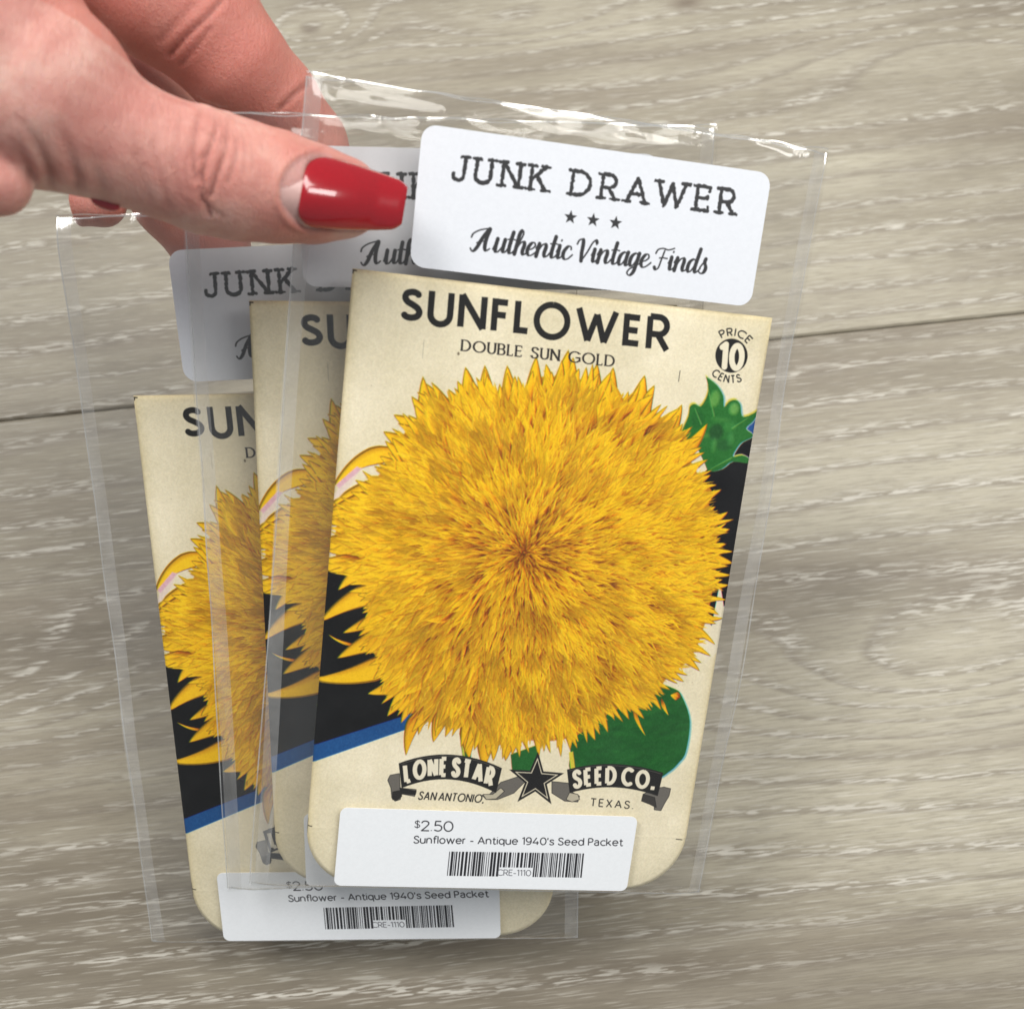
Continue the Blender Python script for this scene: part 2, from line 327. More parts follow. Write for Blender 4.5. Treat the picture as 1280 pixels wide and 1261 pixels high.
# ------------------------------------------------------------------ the seed packet's printed front
RES = 12.0
TW, TH = int(PW * RES), int(PH * RES)
def P(x, y):
    u, v = FRONT.inv(x, y); return (u * RES, -v * RES)
def PP(pts): return [P(*p) for p in pts]
INK = (30, 29, 28)
def draw_packet():
    cv = Canvas(TW, TH, (236, 226, 197))
    rg = np.random.default_rng(5)
    # aged paper: blotches, darker foot
    n1 = smooth_noise(TH, TW, 150, 11) - .5; n2 = smooth_noise(TH, TW, 34, 12) - .5; n3 = smooth_noise(TH, TW, 5, 13) - .5
    blot = (n1 * .05 + n2 * .022 + n3 * .028)[..., None]
    cv.a += (blot * np.array([1, 1.05, 1.35])).astype(np.float32)
    # yellowed rim
    yy, xx = np.mgrid[0:TH, 0:TW]
    edge = np.minimum(np.minimum(xx, TW - xx), yy) / RES
    cv.a -= (np.exp(-edge / 1.1)[..., None] * np.array([.03, .05, .10])).astype(np.float32)
    # dark field and blue rule
    cv.poly(PP([(400, 712), (640, 700), (640, 856), (370, 938)]), lin((5, 5, 7)))
    cv.poly(PP([(370, 938), (640, 850), (640, 864), (370, 959)]), lin((18, 78, 138)))
    cv.poly(PP([(640, 840), (640, 872), (520, 912), (516, 880)]), lin((236, 226, 197)))
    cv.poly(PP([(935, 520), (960, 512), (960, 600), (925, 600)]), lin((28, 82, 150)))
    cv.poly(PP([(980, 535), (942, 546), (927, 553), (880, 590), (860, 700), (880, 770), (904, 800), (960, 700)]), lin((8, 8, 12)))
    cv.poly(PP([(905, 700), (925, 745), (915, 800), (880, 830)]), lin((232, 222, 195)))
    cv.poly(PP([(940, 620), (925, 745), (905, 758), (895, 700)]), lin((8, 8, 12)))
    # big leaf at the foot
    def rounded(p):
        p = list(p); return spl(*(p[-2:] + p + p[:2]), n=5)[5:-5]
    leaf = [(716, 965), (713, 939), (713, 915), (760, 885), (810, 855), (842, 860), (853, 872), (862, 901), (857, 939), (848, 953), (836, 964), (818, 972), (770, 968)]
    leaf = rounded(leaf)
    cv.poly(PP([(x + 2, y + 1) for x, y in leaf]), lin((140, 185, 190)), 2.5)
    cv.poly(PP(leaf), lin((22, 92, 34)), 1.6)
    for pts in ([(574, 915), (590, 915), (588, 950), (578, 944)], [(638, 942), (672, 930), (676, 965), (640, 964)]):
        cv.poly(PP(pts), lin((26, 96, 36)), 2)
    cv.poly(PP([(576, 920), (579, 920), (581, 946), (578, 942)]), lin((190, 190, 60)), 2)
    cv.poly(PP([(711, 940), (716, 938), (719, 962), (713, 962)]), lin((215, 200, 60)), 2)
    for k in range(150):                          # brushwork in the leaf
        x = rg.uniform(715, 858); y = rg.uniform(868, 965)
        r_ = cv.stroke_cov([(np.array(PP([(x, y), (x + rg.uniform(10, 30), y - rg.uniform(-4, 12))])), np.array([16., 9.]), True)])
        if r_:
            m = cv.a[r_[0][1]:r_[0][3], r_[0][0]:r_[0][2]]
            g = ((m[..., 1] > m[..., 0] + .12) & (m[..., 1] > m[..., 2] + .1))
            cv.put(r_[0], r_[1] * .14 * g, lin((10, 66, 22) if k % 2 else (40, 118, 46)))
    # calyx on the right edge
    bud = [(882, 471), (895, 481), (903.5, 495), (904.5, 509), (911, 502), (919, 500), (925, 506), (927, 520), (935, 520), (948, 514), (942, 526), (932, 536), (942, 545), (927, 553), (919, 563), (916, 571), (927, 569), (937, 574), (935, 579), (915, 577), (902, 586), (886, 589), (880, 578), (868, 556), (850, 545), (853, 536), (860, 520), (862, 508), (868, 505), (875, 508), (882, 498), (885, 485)]
    bud = spl(*(bud + bud[:1]), n=3)
    cv.poly(PP([(x - .6, y - 2) for x, y in bud]), lin((205, 200, 90)), 2.5)
    cv.poly(PP([(x + 2, y) for x, y in bud]), lin((150, 180, 190)), 2.5)
    cv.poly(PP(bud), lin((34, 110, 40)), 1.5)
    for cx, cy, rx, ry, c, a in ((893, 498, 6, 10, (110, 170, 80), .8), (917, 511, 6, 7, (120, 178, 90), .8), (895, 540, 9, 10, (22, 74, 30), .8),
                                 (912, 533, 8, 6, (60, 140, 60), .6), (905, 556, 10, 7, (24, 84, 34), .7), (872, 524, 8, 10, (28, 96, 38), .6),
                                 (892, 556, 3, 9, (80, 150, 70), .6), (913, 549, 4, 8, (80, 155, 80), .5), (880, 544, 6, 3, (90, 150, 60), .5), (900, 524, 12, 3, (70, 140, 60), .5)):
        pc = P(cx, cy); r_ = cv.poly([(pc[0] + rx * 2 * math.cos(t * .39), pc[1] + ry * 2 * math.sin(t * .39)) for t in range(16)], None, 9, True)
        cv.put(r_[0], r_[1] * a, lin(c))
    for a, b in (((884, 482), (892, 520)), ((935, 522), (915, 535)), ((888, 586), (914, 572)), ((868, 510), (876, 530))):
        r_ = cv.stroke_cov([(np.array(PP([a, b])), np.array([2., 4.]), True)]); cv.put(r_[0], r_[1] * .6, lin((120, 175, 90)))
    # ---- the flower
    CXY = (655.0, 690.0)
    outline = [(530, 477), (550, 482), (563, 484), (582, 464), (592, 472), (607, 462), (624, 480), (634, 462), (650, 470), (661, 472), (670, 451), (690, 458), (710, 444), (727, 458), (746, 461), (752, 474), (765, 464), (772, 484), (793, 484), (804, 475), (816, 489), (818, 506), (849, 512), (858, 530), (876, 535), (872, 556), (884, 582), (908, 611), (899, 629), (917, 655), (911, 669), (914, 690), (911, 714), (905, 751), (899, 779), (894, 793), (885, 819), (872, 838), (849, 854), (816, 892), (774, 901), (741, 925), (722, 937), (685, 943), (661, 941), (635, 943), (618, 950), (600, 947), (586, 940), (570, 922), (542, 918), (520, 915), (502, 903), (485, 885), (472, 872), (466, 858), (467, 840), (452, 828), (446, 800), (448, 772), (446, 745), (425, 722), (404, 705), (402, 672), (406, 642), (440, 612), (462, 582), (484, 560), (484, 543), (498, 524), (518, 512), (520, 498)]
    ang = np.array([math.atan2(y - CXY[1], x - CXY[0]) for x, y in outline]); rad = np.array([math.hypot(x - CXY[0], y - CXY[1]) for x, y in outline])
    o = np.argsort(ang); ang = ang[o]; rad = rad[o]
    def Rm(a): return float(np.interp((a + math.pi) % (2 * math.pi) - math.pi, ang, rad, period=2 * math.pi))
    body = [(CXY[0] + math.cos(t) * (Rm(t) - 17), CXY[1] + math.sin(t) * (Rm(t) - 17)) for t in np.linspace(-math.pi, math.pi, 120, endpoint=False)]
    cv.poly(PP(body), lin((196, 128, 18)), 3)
    tone = smooth_noise(TH, TW, 46, 21); tone2 = smooth_noise(TH, TW, 15, 22)
    YEL = lin((255, 208, 22)); GOLD = lin((246, 176, 12)); ORG = lin((216, 124, 10)); BRN = lin((132, 62, 8))
    def petal(base, tip, wid, bend=0.0, hue=0.0, rim=True, bright=1.0, root=.55):
        b = np.array(P(*base)); t = np.array(P(*tip)); w = wid * 2.0 * .95 * 1.0
        L = float(np.hypot(*(t - b)))
        if L < 3: return
        u = (t - b) / L; n = np.array([-u[1], u[0]])
        mid = (b + t) / 2 + n * bend * L
        ex = np.array([b, t, mid]); bb = cv.box(*(ex.min(0) - w), *(ex.max(0) + w))
        if bb is None: return
        x0, y0, x1, y1 = bb
        X, Y = np.meshgrid(np.arange(x0, x1) + .5, np.arange(y0, y1) + .5)
        s = ((X - b[0]) * u[0] + (Y - b[1]) * u[1]) / L
        c = (X - b[0]) * n[0] + (Y - b[1]) * n[1] - bend * L * 4 * s * (1 - s) * .9
        sc = np.clip(s, 0, 1)
        hw = w * .5 * (np.clip(sc / .35, 0, 1) ** .6) * np.where(sc > .45, np.clip((1 - sc) / .55, 0, 1) ** .75, 1) + .35
        d = hw - np.abs(c)
        cov = np.clip(.5 + d, 0, 1) * (s > -.02) * (s < 1.01)
        q = c / (hw + .5)
        ph = rg.uniform(0, 6.28)
        streak = .5 + .5 * np.sin(q * rg.uniform(5, 9) + ph + 1.4 * np.sin(s * 5 + ph))
        k = np.clip(sc * 1.25 - root * .35 + .22 * streak - .12, 0, 1)
        col = BRN + (ORG - BRN) * np.clip(k / .28, 0, 1)[..., None]
        col = col + (GOLD - col) * np.clip((k - .2) / .3, 0, 1)[..., None]
        col = col + (YEL - col) * (np.clip((k - .42) / .38, 0, 1) * (.45 + .55 * (1 - hue)))[..., None]
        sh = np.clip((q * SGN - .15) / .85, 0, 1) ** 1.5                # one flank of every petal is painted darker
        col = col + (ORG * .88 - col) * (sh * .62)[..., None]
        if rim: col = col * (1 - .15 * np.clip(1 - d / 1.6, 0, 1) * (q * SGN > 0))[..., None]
        cv.put(bb, cov, np.clip(col * bright, 0, 1))
    SGN = 1.0
    # long outer petals drawn one by one where the print shows them
    big = [((520, 572), (419, 607), 19, .20, .2), ((515, 618), (413, 634), 22, .15, .2), ((510, 640), (396, 655), 30, .05, .3), ((510, 670), (392, 684), 30, .03, .3),
           ((510, 698), (392, 706), 28, -.05, .3), ((500, 625), (404, 646), 24, .08, .5), ((480, 705), (424, 736), 18, .1, .6), ((500, 735), (402, 776), 24, .10, .5), ((478, 770), (430, 790), 13, .0, .6), ((450, 806), (411, 793), 4, -.1, .2),
           ((505, 790), (424, 821), 24, .05, .5), ((520, 808), (392, 848), 27, -.10, .25), ((505, 850), (461, 866), 16, -.05, .5),
           ((530, 880), (508, 941), 15, .08, .8), ((560, 880), (542, 925), 17, .05, .9), ((590, 890), (586, 945), 20, .05, .9), ((615, 900), (605, 957), 22, .05, .9),
           ((640, 890), (632, 948), 20, .0, .8), ((525, 850), (485, 893), 18, .03, .6), ((545, 560), (529, 474), 22, -.04, .2), ((530, 580), (481, 541), 22, .05, .4),
           ((545, 560), (494, 520), 22, .05, .4), ((560, 560), (516, 498), 22, .0, .3), ((590, 540), (582, 462), 24, .03, .1), ((610, 540), (606, 460), 22, .0, .2),
           ((640, 540), (634, 460), 22, .0, .3), ((668, 530), (670, 449), 22, -.02, .4), ((700, 530), (710, 441), 24, -.03, .4), ((735, 530), (746, 458), 24, .0, .6),
           ((755, 530), (766, 462), 20, .02, .6), ((785, 540), (805, 472), 24, .02, .3), ((795, 545), (817, 484), 20, -.05, .4), ((820, 560), (851, 508), 20, .05, .6),
           ((835, 580), (882, 531), 18, .08, .9), ((850, 870), (838, 868), 10, 0, .5), ((790, 880), (806, 918), 5, .05, .1), ((826, 872), (835, 893), 5, .05, .1)]
    for k in range(150):
        t = -math.pi + k / 150 * 2 * math.pi + rg.uniform(-.02, .02); r = Rm(t) + rg.uniform(-9, 2)
        l = rg.uniform(45, 75); t2 = t + rg.uniform(-.05, .05)
        big.append(((CXY[0] + math.cos(t2) * (r - l), CXY[1] + math.sin(t2) * (r - l)), (CXY[0] + math.cos(t) * r, CXY[1] + math.sin(t) * r), rg.uniform(9, 16), rg.uniform(-.06, .1), rg.uniform(0, .8)))
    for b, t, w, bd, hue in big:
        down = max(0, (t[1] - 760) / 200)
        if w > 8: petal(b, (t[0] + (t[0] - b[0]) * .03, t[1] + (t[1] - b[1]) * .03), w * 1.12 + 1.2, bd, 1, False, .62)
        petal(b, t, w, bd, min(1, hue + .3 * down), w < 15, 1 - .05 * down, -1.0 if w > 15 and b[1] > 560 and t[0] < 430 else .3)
    cv.poly(PP([(424, 607), (436, 592), (452, 584), (440, 604), (424, 622), (415, 626)]), lin((232, 214, 200)), 3)
    cv.poly(PP([(446, 583), (452, 586), (424, 610), (420, 606)]), lin((225, 180, 190)), 3)
    N = 8600
    lay = []
    for k in range(N):
        f = ((k + .5) / N) ** .5 * .985
        t = k * 2.399963 + rg.uniform(-.12, .12)
        lay.append((f, t))
    RAD = smooth_noise(700, 700, 9, 77)
    lay.sort(key=lambda q: -q[0])
    for k_, (f, t) in enumerate(lay):
        Rr = Rm(t) - 3; rt = f * Rr
        ln = (9 + 62 * f ** .85) * rg.uniform(.5, 1.25); w = (2.2 + 4.9 * f) * (rg.uniform(.3, 1.5))
        r0 = max(1.5, rt - ln)
        big_ = 1 + 1.5 * max(0, -math.cos(t) - .05) * f + .5 * max(0, -math.sin(t)) * f
        if big_ > 1.3 and rg.random() < .45: continue
        w *= big_ * .95; ln *= .85 + .35 * big_; r0 = max(1.5, rt - ln)
        t2 = t + rg.uniform(-.13, .13) + .03 + .16 * (tone[min(max(int(TH * .4 + 300 * f * math.sin(t)), 0), TH - 1), min(max(int(TW * .47 + 400 * f * math.cos(t)), 0), TW - 1)] - .5); swirl = .03
        tip = (CXY[0] + math.cos(t) * rt, CXY[1] + math.sin(t) * rt); base = (CXY[0] + math.cos(t2) * r0, CXY[1] + math.sin(t2) * r0)
        pt = P(*tip); ix = min(max(int(pt[0]), 0), TW - 1); iy = min(max(int(pt[1]), 0), TH - 1)
        tn = tone[iy, ix] * .45 + tone2[iy, ix] * .25 + .30 * RAD[int((t % 6.2832) / 6.2832 * 699), min(699, int(f * 240))]
        tn = min(1, max(0, .5 + (tn - .5) * 2.1 + .06 * math.cos(t) - .07 * max(0, math.sin(t)) * f))
        low = max(0.0, math.sin(t)) * f; lefty = max(0.0, -math.cos(t)) * f
        hue = min(1, max(0, (1.12 - 1.5 * tn) + .35 * low + .12 * lefty - .25 * max(0, math.cos(t)) + (.45 if f < .10 else 0) + rg.uniform(-.25, .25)))
        br = (.84 + .25 * tn) * rg.uniform(.88, 1.06) * (1 - .06 * low)
        if f < .17: br *= .86 + .14 * f / .17
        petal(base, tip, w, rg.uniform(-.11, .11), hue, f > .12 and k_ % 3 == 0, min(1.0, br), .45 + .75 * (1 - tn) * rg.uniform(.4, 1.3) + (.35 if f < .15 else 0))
    for k in range(2600):                        # fine burnt lines and pale hairs laid between the petals
        t = rg.uniform(-math.pi, math.pi); f = rg.uniform(.04, .93) ** .6; r1 = f * Rm(t) - 4; l = rg.uniform(5, 20) * (.35 + f); t2 = t + rg.uniform(-.05, .05)
        q_ = np.array(PP([(CXY[0] + math.cos(t2) * (r1 - l), CXY[1] + math.sin(t2) * (r1 - l)), (CXY[0] + math.cos(t) * r1, CXY[1] + math.sin(t) * r1)]))
        r_ = cv.stroke_cov([(q_, np.array([2.4, .5]) * rg.uniform(.6, 1.3), True)])
        if r_: cv.put(r_[0], r_[1] * rg.uniform(.2, .6), lin((166, 88, 10) if k % 3 else (255, 226, 70)))
    for k in range(70):                          # burnt-orange specks in the heart
        t = rg.uniform(0, 6.28); r = abs(rg.normal(0, 20)); x = CXY[0] + r * math.cos(t); y = CXY[1] - 4 + r * math.sin(t)
        l = rg.uniform(2, 5); r_ = cv.stroke_cov([(np.array(PP([(x, y), (x + l * math.cos(t), y + l * math.sin(t))])), np.array([3.4, 1.2]), True)])
        cv.put(r_[0], r_[1] * .6, lin((142, 72, 14) if k % 3 else (180, 100, 20)))
    # the ink bleeds a little into the paper, and the colour plates do not quite meet
    a = cv.a; b = a.copy(); b[1:-1, 1:-1] = (a[1:-1, 1:-1] * 2 + a[:-2, 1:-1] + a[2:, 1:-1] + a[1:-1, :-2] + a[1:-1, 2:]) / 6
    b[:, 1:, 0] = b[:, :-1, 0].copy(); b[:-1, :, 2] = b[1:, :, 2].copy()
    b += ((smooth_noise(TH, TW, 3, 41) - .5) * .05 + (smooth_noise(TH, TW, 60, 42) - .5) * .03)[..., None]
    dots = (np.sin(xx * 1.9 + yy * .9) * np.sin(yy * 1.9 - xx * .9)) * .018; b += dots[..., None]
    cv.a = np.clip(b, 0, 1).astype(np.float32)
    # ---- lettering
    up = (3.2, -40)
    text(cv, P, 'SUNFLOWER', rail((503, 400), (833, 438), up), .20, INK, gl=FUT, track=.335)
    text(cv, P, 'DOUBLE SUN GOLD', rail((577, 438), (767, 458), (1, -13)), .20, (44, 40, 38), style='roman', thin=.095, gl=CAPS, track=.30, space=.62, serif=.12)
    c0 = np.array((914.2, 444.6)); pc = P(*c0)
    circ = lambda r: [P(c0[0] + r * math.cos(t * .157) * .97, c0[1] + r * math.sin(t * .157) * 1.02) for t in range(40)]
    cv.poly(circ(20.8), lin(INK))
    def ring(rad_, a0, a1, inward):
        def f(s, t):
            a = R_(a0 + (a1 - a0) * s + 6); r = rad_ + (-t if inward else t) * 9.0
            return np.array((c0[0] + r * math.sin(a), c0[1] - r * math.cos(a)))
        return f
    text(cv, P, 'PRICE', ring(25, -34, 46, False), .17, INK, gl=CAPS, track=.34)
    text(cv, P, 'CENTS', ring(34, 222, 152, True), .17, INK, gl=CAPS, track=.34)
    text(cv, P, '10', rail((901, 458), (926, 461), (2.2, -28)), .27, (236, 228, 202), track=.38, cap=True)
    text(cv, P, '10', rail((901, 458), (926, 461), (2.2, -28)), .19, (240, 232, 208), track=.38, cap=True)
    # ribbons and star
    GREY = (108, 104, 98)
    def shape(pts, c, edge=True, s=1.2):
        q = PP(pts)
        if edge: r_ = cv.stroke_cov([(np.array(q + [q[0]]), np.full(len(q) + 1, 2.6), True)]); cv.put(r_[0], r_[1], lin(INK))
        cv.poly(q, lin(c), s)
    shape([(499, 966), (488, 968), (485, 974), (489, 984), (490, 996), (494, 1000), (500, 998), (502, 991), (518, 994), (520, 986), (500, 984)], GREY)
    shape([(491, 989), (500, 987), (502, 994), (496, 999), (491, 998)], (40, 38, 36))
    shape([(500, 984), (520, 988), (519, 992), (502, 991)], (30, 29, 28))
    shape([(626, 977), (650, 969), (656, 976), (642, 990), (622, 998), (608, 998), (603, 993), (612, 992)], GREY)
    shape([(604, 992), (616, 992), (626, 984), (630, 988), (620, 997), (608, 998)], (190, 182, 160))
    shape([(690, 976), (710, 978), (716, 990), (724, 994), (722, 1001), (706, 1000), (690, 990)], GREY)
    shape([(712, 990), (722, 992), (724, 998), (715, 1001), (708, 998)], (190, 182, 160))
    shape([(816, 985), (830, 983), (838, 985), (836, 994), (830, 1004), (826, 1012), (818, 1011), (818, 1004), (806, 1000), (804, 992)], GREY)
    shape([(804, 992), (818, 996), (820, 1008), (812, 1004), (802, 1000)], (60, 57, 54))
    def band(x0, y0, x1, y1, rise, h):
        f = lambda s, t: np.array((x0 + (x1 - x0) * s, y0 + (y1 - y0) * s)) + np.array((0, -rise * 4 * s * (1 - s))) + np.array((t * (h * .06 + (s - .5) * h * .35), -t * h))
        top = [f(s, 1) for s in np.linspace(0, 1, 14)]; bot = [f(s, 0) for s in np.linspace(1, 0, 14)]
        cv.poly(PP([tuple(p) for p in top + bot]), lin(INK), 1.2)
        ln = np.array(PP([tuple(f(s, .93)) for s in np.linspace(.02, .98, 14)]))
        r_ = cv.stroke_cov([(ln, np.full(14, 1.3), True)]); cv.put(r_[0], r_[1] * .5, lin((170, 165, 150)))
        return f
    f1 = band(502, 984, 620, 990, 14, 31)
    text(cv, P, 'LONE STAR', lambda s, t: f1(.055 + s * .88, .17 + t * .66), .25, (238, 230, 208), gl=NARROW, track=.36, space=.16, cap=False)
    f2 = band(712, 990, 822, 994, 9, 29)
    text(cv, P, 'SEED CO.', lambda s, t: f2(.065 + s * .87, .17 + t * .66), .25, (238, 230, 208), gl=NARROW, track=.36, space=.16, cap=False)
    st = star_pts(670, 974, 36, 4, .40)
    st = [(670 + (x - 670) * 1.0, 974 + (y - 974) * .98) for x, y in st]
    cv.poly(PP(st), lin(INK))
    cv.poly(PP([(670 + (x - 670) * .80, 974 + (y - 974) * .80) for x, y in st]), lin((225, 216, 190)))
    cv.poly(PP([(670 + (x - 670) * .70, 974 + (y - 974) * .70) for x, y in st]), lin((26, 25, 25)))
    text(cv, P, 'SAN ANTONIO,', rail((523, 998), (604, 1002), (1.0, -9.5)), .15, (40, 38, 36), gl=LOW, track=.30, shear=.18, space=.25)
    text(cv, P, 'TEXAS.', rail((738, 1006), (791, 1010), (1.0, -9)), .14, (40, 38, 36), gl=LOW, track=.42)
    for a, b, w in (((384.6, 1022), (383.2, 1041), 3.0), ((383, 1031), (390, 1032), 2.8), ((845, 1048), (853, 1049), 2.2), ((442, 337), (441, 342), 3), ((436, 337), (446, 338.5), 3), ((530, 425), (528, 448), 1), ((850, 463), (848, 477), 1.6), ((533, 905), (533.2, 905.4), 5)):
        r_ = cv.stroke_cov([(np.array(PP([a, b])), np.array([w, w]), False)])
        if r_: cv.put(r_[0], r_[1] * (.85 if w > 1 else .3), lin((36, 32, 28)))
    p_ = P(573, 442); cv.poly([(p_[0] + 3 * math.cos(t), p_[1] + 4 * math.sin(t)) for t in range(6)], lin((120, 110, 90)), 2)
    # fold line of the flap
    v = int(114.2 * RES)
    cv.a[v - 3:v + 3] += .018; cv.a[v + 4:v + 9] -= .012
    # worn specks
    for k in range(220):
        x = rg.uniform(0, TW); y = rg.uniform(0, TH); r = rg.uniform(.5, 1.4)
        b_, c_ = cv.poly([(x + r * math.cos(t), y + r * math.sin(t)) for t in range(6)], None, 1, True) or (None, None)
        if b_: cv.put(b_, c_ * rg.uniform(.1, .4), lin((110, 85, 55) if k % 3 else (250, 245, 230)))
    return cv
NARROW = {k: (w * .66 if w > .1 else w, [([(x * .66, y) for x, y in p], a, b) for p, a, b in st]) for k, (w, st) in CAPS.items()}
FUT = dict(CAPS); FUT['O'] = G(.92, (arc(.46, .5, .47, .5, 90, 450, 32), 0, 0)); FUT['L'] = G(.27, seg((0, 0), (0, 1)), nos((0, .1), (.34, .1)))
FUT['F'] = G(.36, seg((0, 0), (0, 1)), nos((0, .9), (.38, .9)), nos((0, .5), (.34, .5))); FUT['E'] = G(.38, seg((0, 0), (0, 1)), nos((0, .9), (.4, .9)), nos((0, .5), (.35, .5)), nos((0, .1), (.4, .1)))
FUT['W'] = G(1.14, nos((0, 1), (.32, .02)), nos((.32, .02), (.57, .86)), nos((.57, .86), (.82, .02)), nos((.82, .02), (1.14, 1)))
FUT['S'] = G(.50, nos(*[(x * .92, .1 + y * .8) for x, y in S_[3:-3]]))
NARROW['.'] = G(.06, nos((.02, 0), (.02, .24)))
packet_img = draw_packet().image('seed_packet_print', .010, 2)

# ------------------------------------------------------------------ the two stickers' print
LW, LH = 67.2, 25.3
def draw_brand():
    k = 12.0; W_, H_ = int(LW * k), int(LH * k)
    cv = Canvas(W_, H_, (222, 225, 231))
    cv.a += ((smooth_noise(H_, W_, 7, 31) - .5) * .012)[..., None].astype(np.float32)
    u0, v0 = 10.35, 26.9; 
    def T(x, y):
        u, v = FRONT.inv(x, y); return ((u - u0) * k, (v0 - v) * k)
    K = (44, 44, 46)
    TY = {q: ((w * .86 if w > .1 else w), [([(x * .86, y) for x, y in p], a, b) for p, a, b in st]) for q, (w, st) in CAPS.items()}
    text(cv, T, 'JUNK DRAWER', rail((565, 225), (913, 268), (4, -29)), .17, K, style='type', gl=TY, track=.40, space=.50, serif=.135, rough=1.5)
    for cx, cy in ((711.5, 272), (739.5, 275.5), (767.5, 279)):
        p = T(cx, cy); cv.poly(star_pts(p[0], p[1], 15.5, 0, .42), lin(K))
    text(cv, T, 'Authentic Vintage Finds', rail((588, 312), (880, 342), (2.0, -16.2)), .30, K, style='script', thin=.10, gl=SCRIPT, track=.0, shear=.16, space=.45)
    return cv
BARS = '1011001011010110100101101101001010110110100110101011001101101011001010110101101001011011001'
QW, QH = 64.2, 18.1
def draw_price():
    k = 14.0; W_, H_ = int(QW * k), int(QH * k)
    cv = Canvas(W_, H_, (232, 235, 238))
    cv.a += ((smooth_noise(H_, W_, 7, 32) - .5) * .012)[..., None].astype(np.float32)
    u0, v0 = 6.5, -109.1
    def T(x, y):
        u, v = FRONT.inv(x, y); return ((u - u0) * k, (v0 - v) * k)
    K = (52, 52, 56)
    text(cv, T, '$', rail((518, 1030), (524, 1030.2), (.4, -8)), .12, K)
    text(cv, T, '2.50', rail((526, 1034), (565, 1035), (.6, -12)), .12, K, track=.16)
    text(cv, T, "Sunflower - Antique 1940's Seed Packet", rail((517, 1049.5), (776, 1053), (.4, -8.6)), .145, K, track=.20, space=.36)
    rg = np.random.default_rng(9)
    x = 0.0; bars = []
    while x < 1:
        w = rg.choice([.0052, .0052, .0105, .0165]); bars.append((x, min(1, x + w))); x += w + rg.choice([.006, .0065, .011])
    for i, (a, b) in enumerate(bars):
        mid = .35 < (a + b) / 2 < .63
        y1 = .62 if mid else 1.0
        q = lambda s, t: (561 + (730 - 561) * s - 3 * t, 1060 + 2.5 * s + t * 30)
        if a < .36 and i % 3 == 0 and a > .33: y1 = 1.0
        cv.poly([T(*q(a, 0)), T(*q(b, 0)), T(*q(b, y1)), T(*q(a, y1))], lin((34, 34, 38)))
    text(cv, T, 'CRE-1110', rail((620, 1089.5), (662, 1090.3), (.3, -7)), .11, (70, 70, 76), track=.16)
    return cv
brand_img = draw_brand().image('brand_label_print', .006, 3)
price_img = draw_price().image('price_label_print', .006, 4)

# ------------------------------------------------------------------ materials
def print_material(name, img, rough, coat=0.0, bump=.10, bscale=2.4):
    t = NT(name); tex = t.n('ShaderNodeTexImage', image=img, extension='EXTEND', interpolation='Cubic')
    uv = t.n('ShaderNodeUVMap'); t.l(uv.outputs[0], tex.inputs[0]); t.l(tex.outputs[0], t.b.inputs['Base Color'])
    t.b.inputs['Roughness'].default_value = rough; t.b.inputs['Coat Weight'].default_value = coat; t.b.inputs['Coat Roughness'].default_value = .3
    geo = t.n('ShaderNodeTexCoord'); nz = t.noise(geo.outputs['Object'], bscale, 3)
    b = t.n('ShaderNodeBump', i_Strength=bump, i_Distance=.0001); t.l(nz, b.inputs['Height']); t.l(b.outputs[0], t.b.inputs['Normal'])
    return t.m
def plain(name, c, rough=.5, **kw):
    t = NT(name); t.b.inputs['Base Color'].default_value = (*c, 1); t.b.inputs['Roughness'].default_value = rough
    geo = t.n('ShaderNodeTexCoord'); nz = t.noise(geo.outputs['Object'], 1.2, 3)
    t.l(t.mix(nz, tuple(x * .88 for x in c), tuple(min(1, x * 1.08) for x in c)), t.b.inputs['Base Color'])
    for k, v in kw.items(): t.b.inputs[k.replace('_', ' ')].default_value = v
    return t.m
M_PACKET = print_material('aged_packet_print', packet_img, .6); M_PACKET.node_tree.nodes['Principled BSDF'].inputs['Specular IOR Level'].default_value = .06
M_PAPER = plain('aged_paper_edge', (.60, .49, .30), .8)
M_BRAND = print_material('brand_label_print', brand_img, .5)
M_PRICE = print_material('price_label_print', price_img, .5)
M_WHITE = plain('label_paper_edge', (.85, .85, .86), .7)
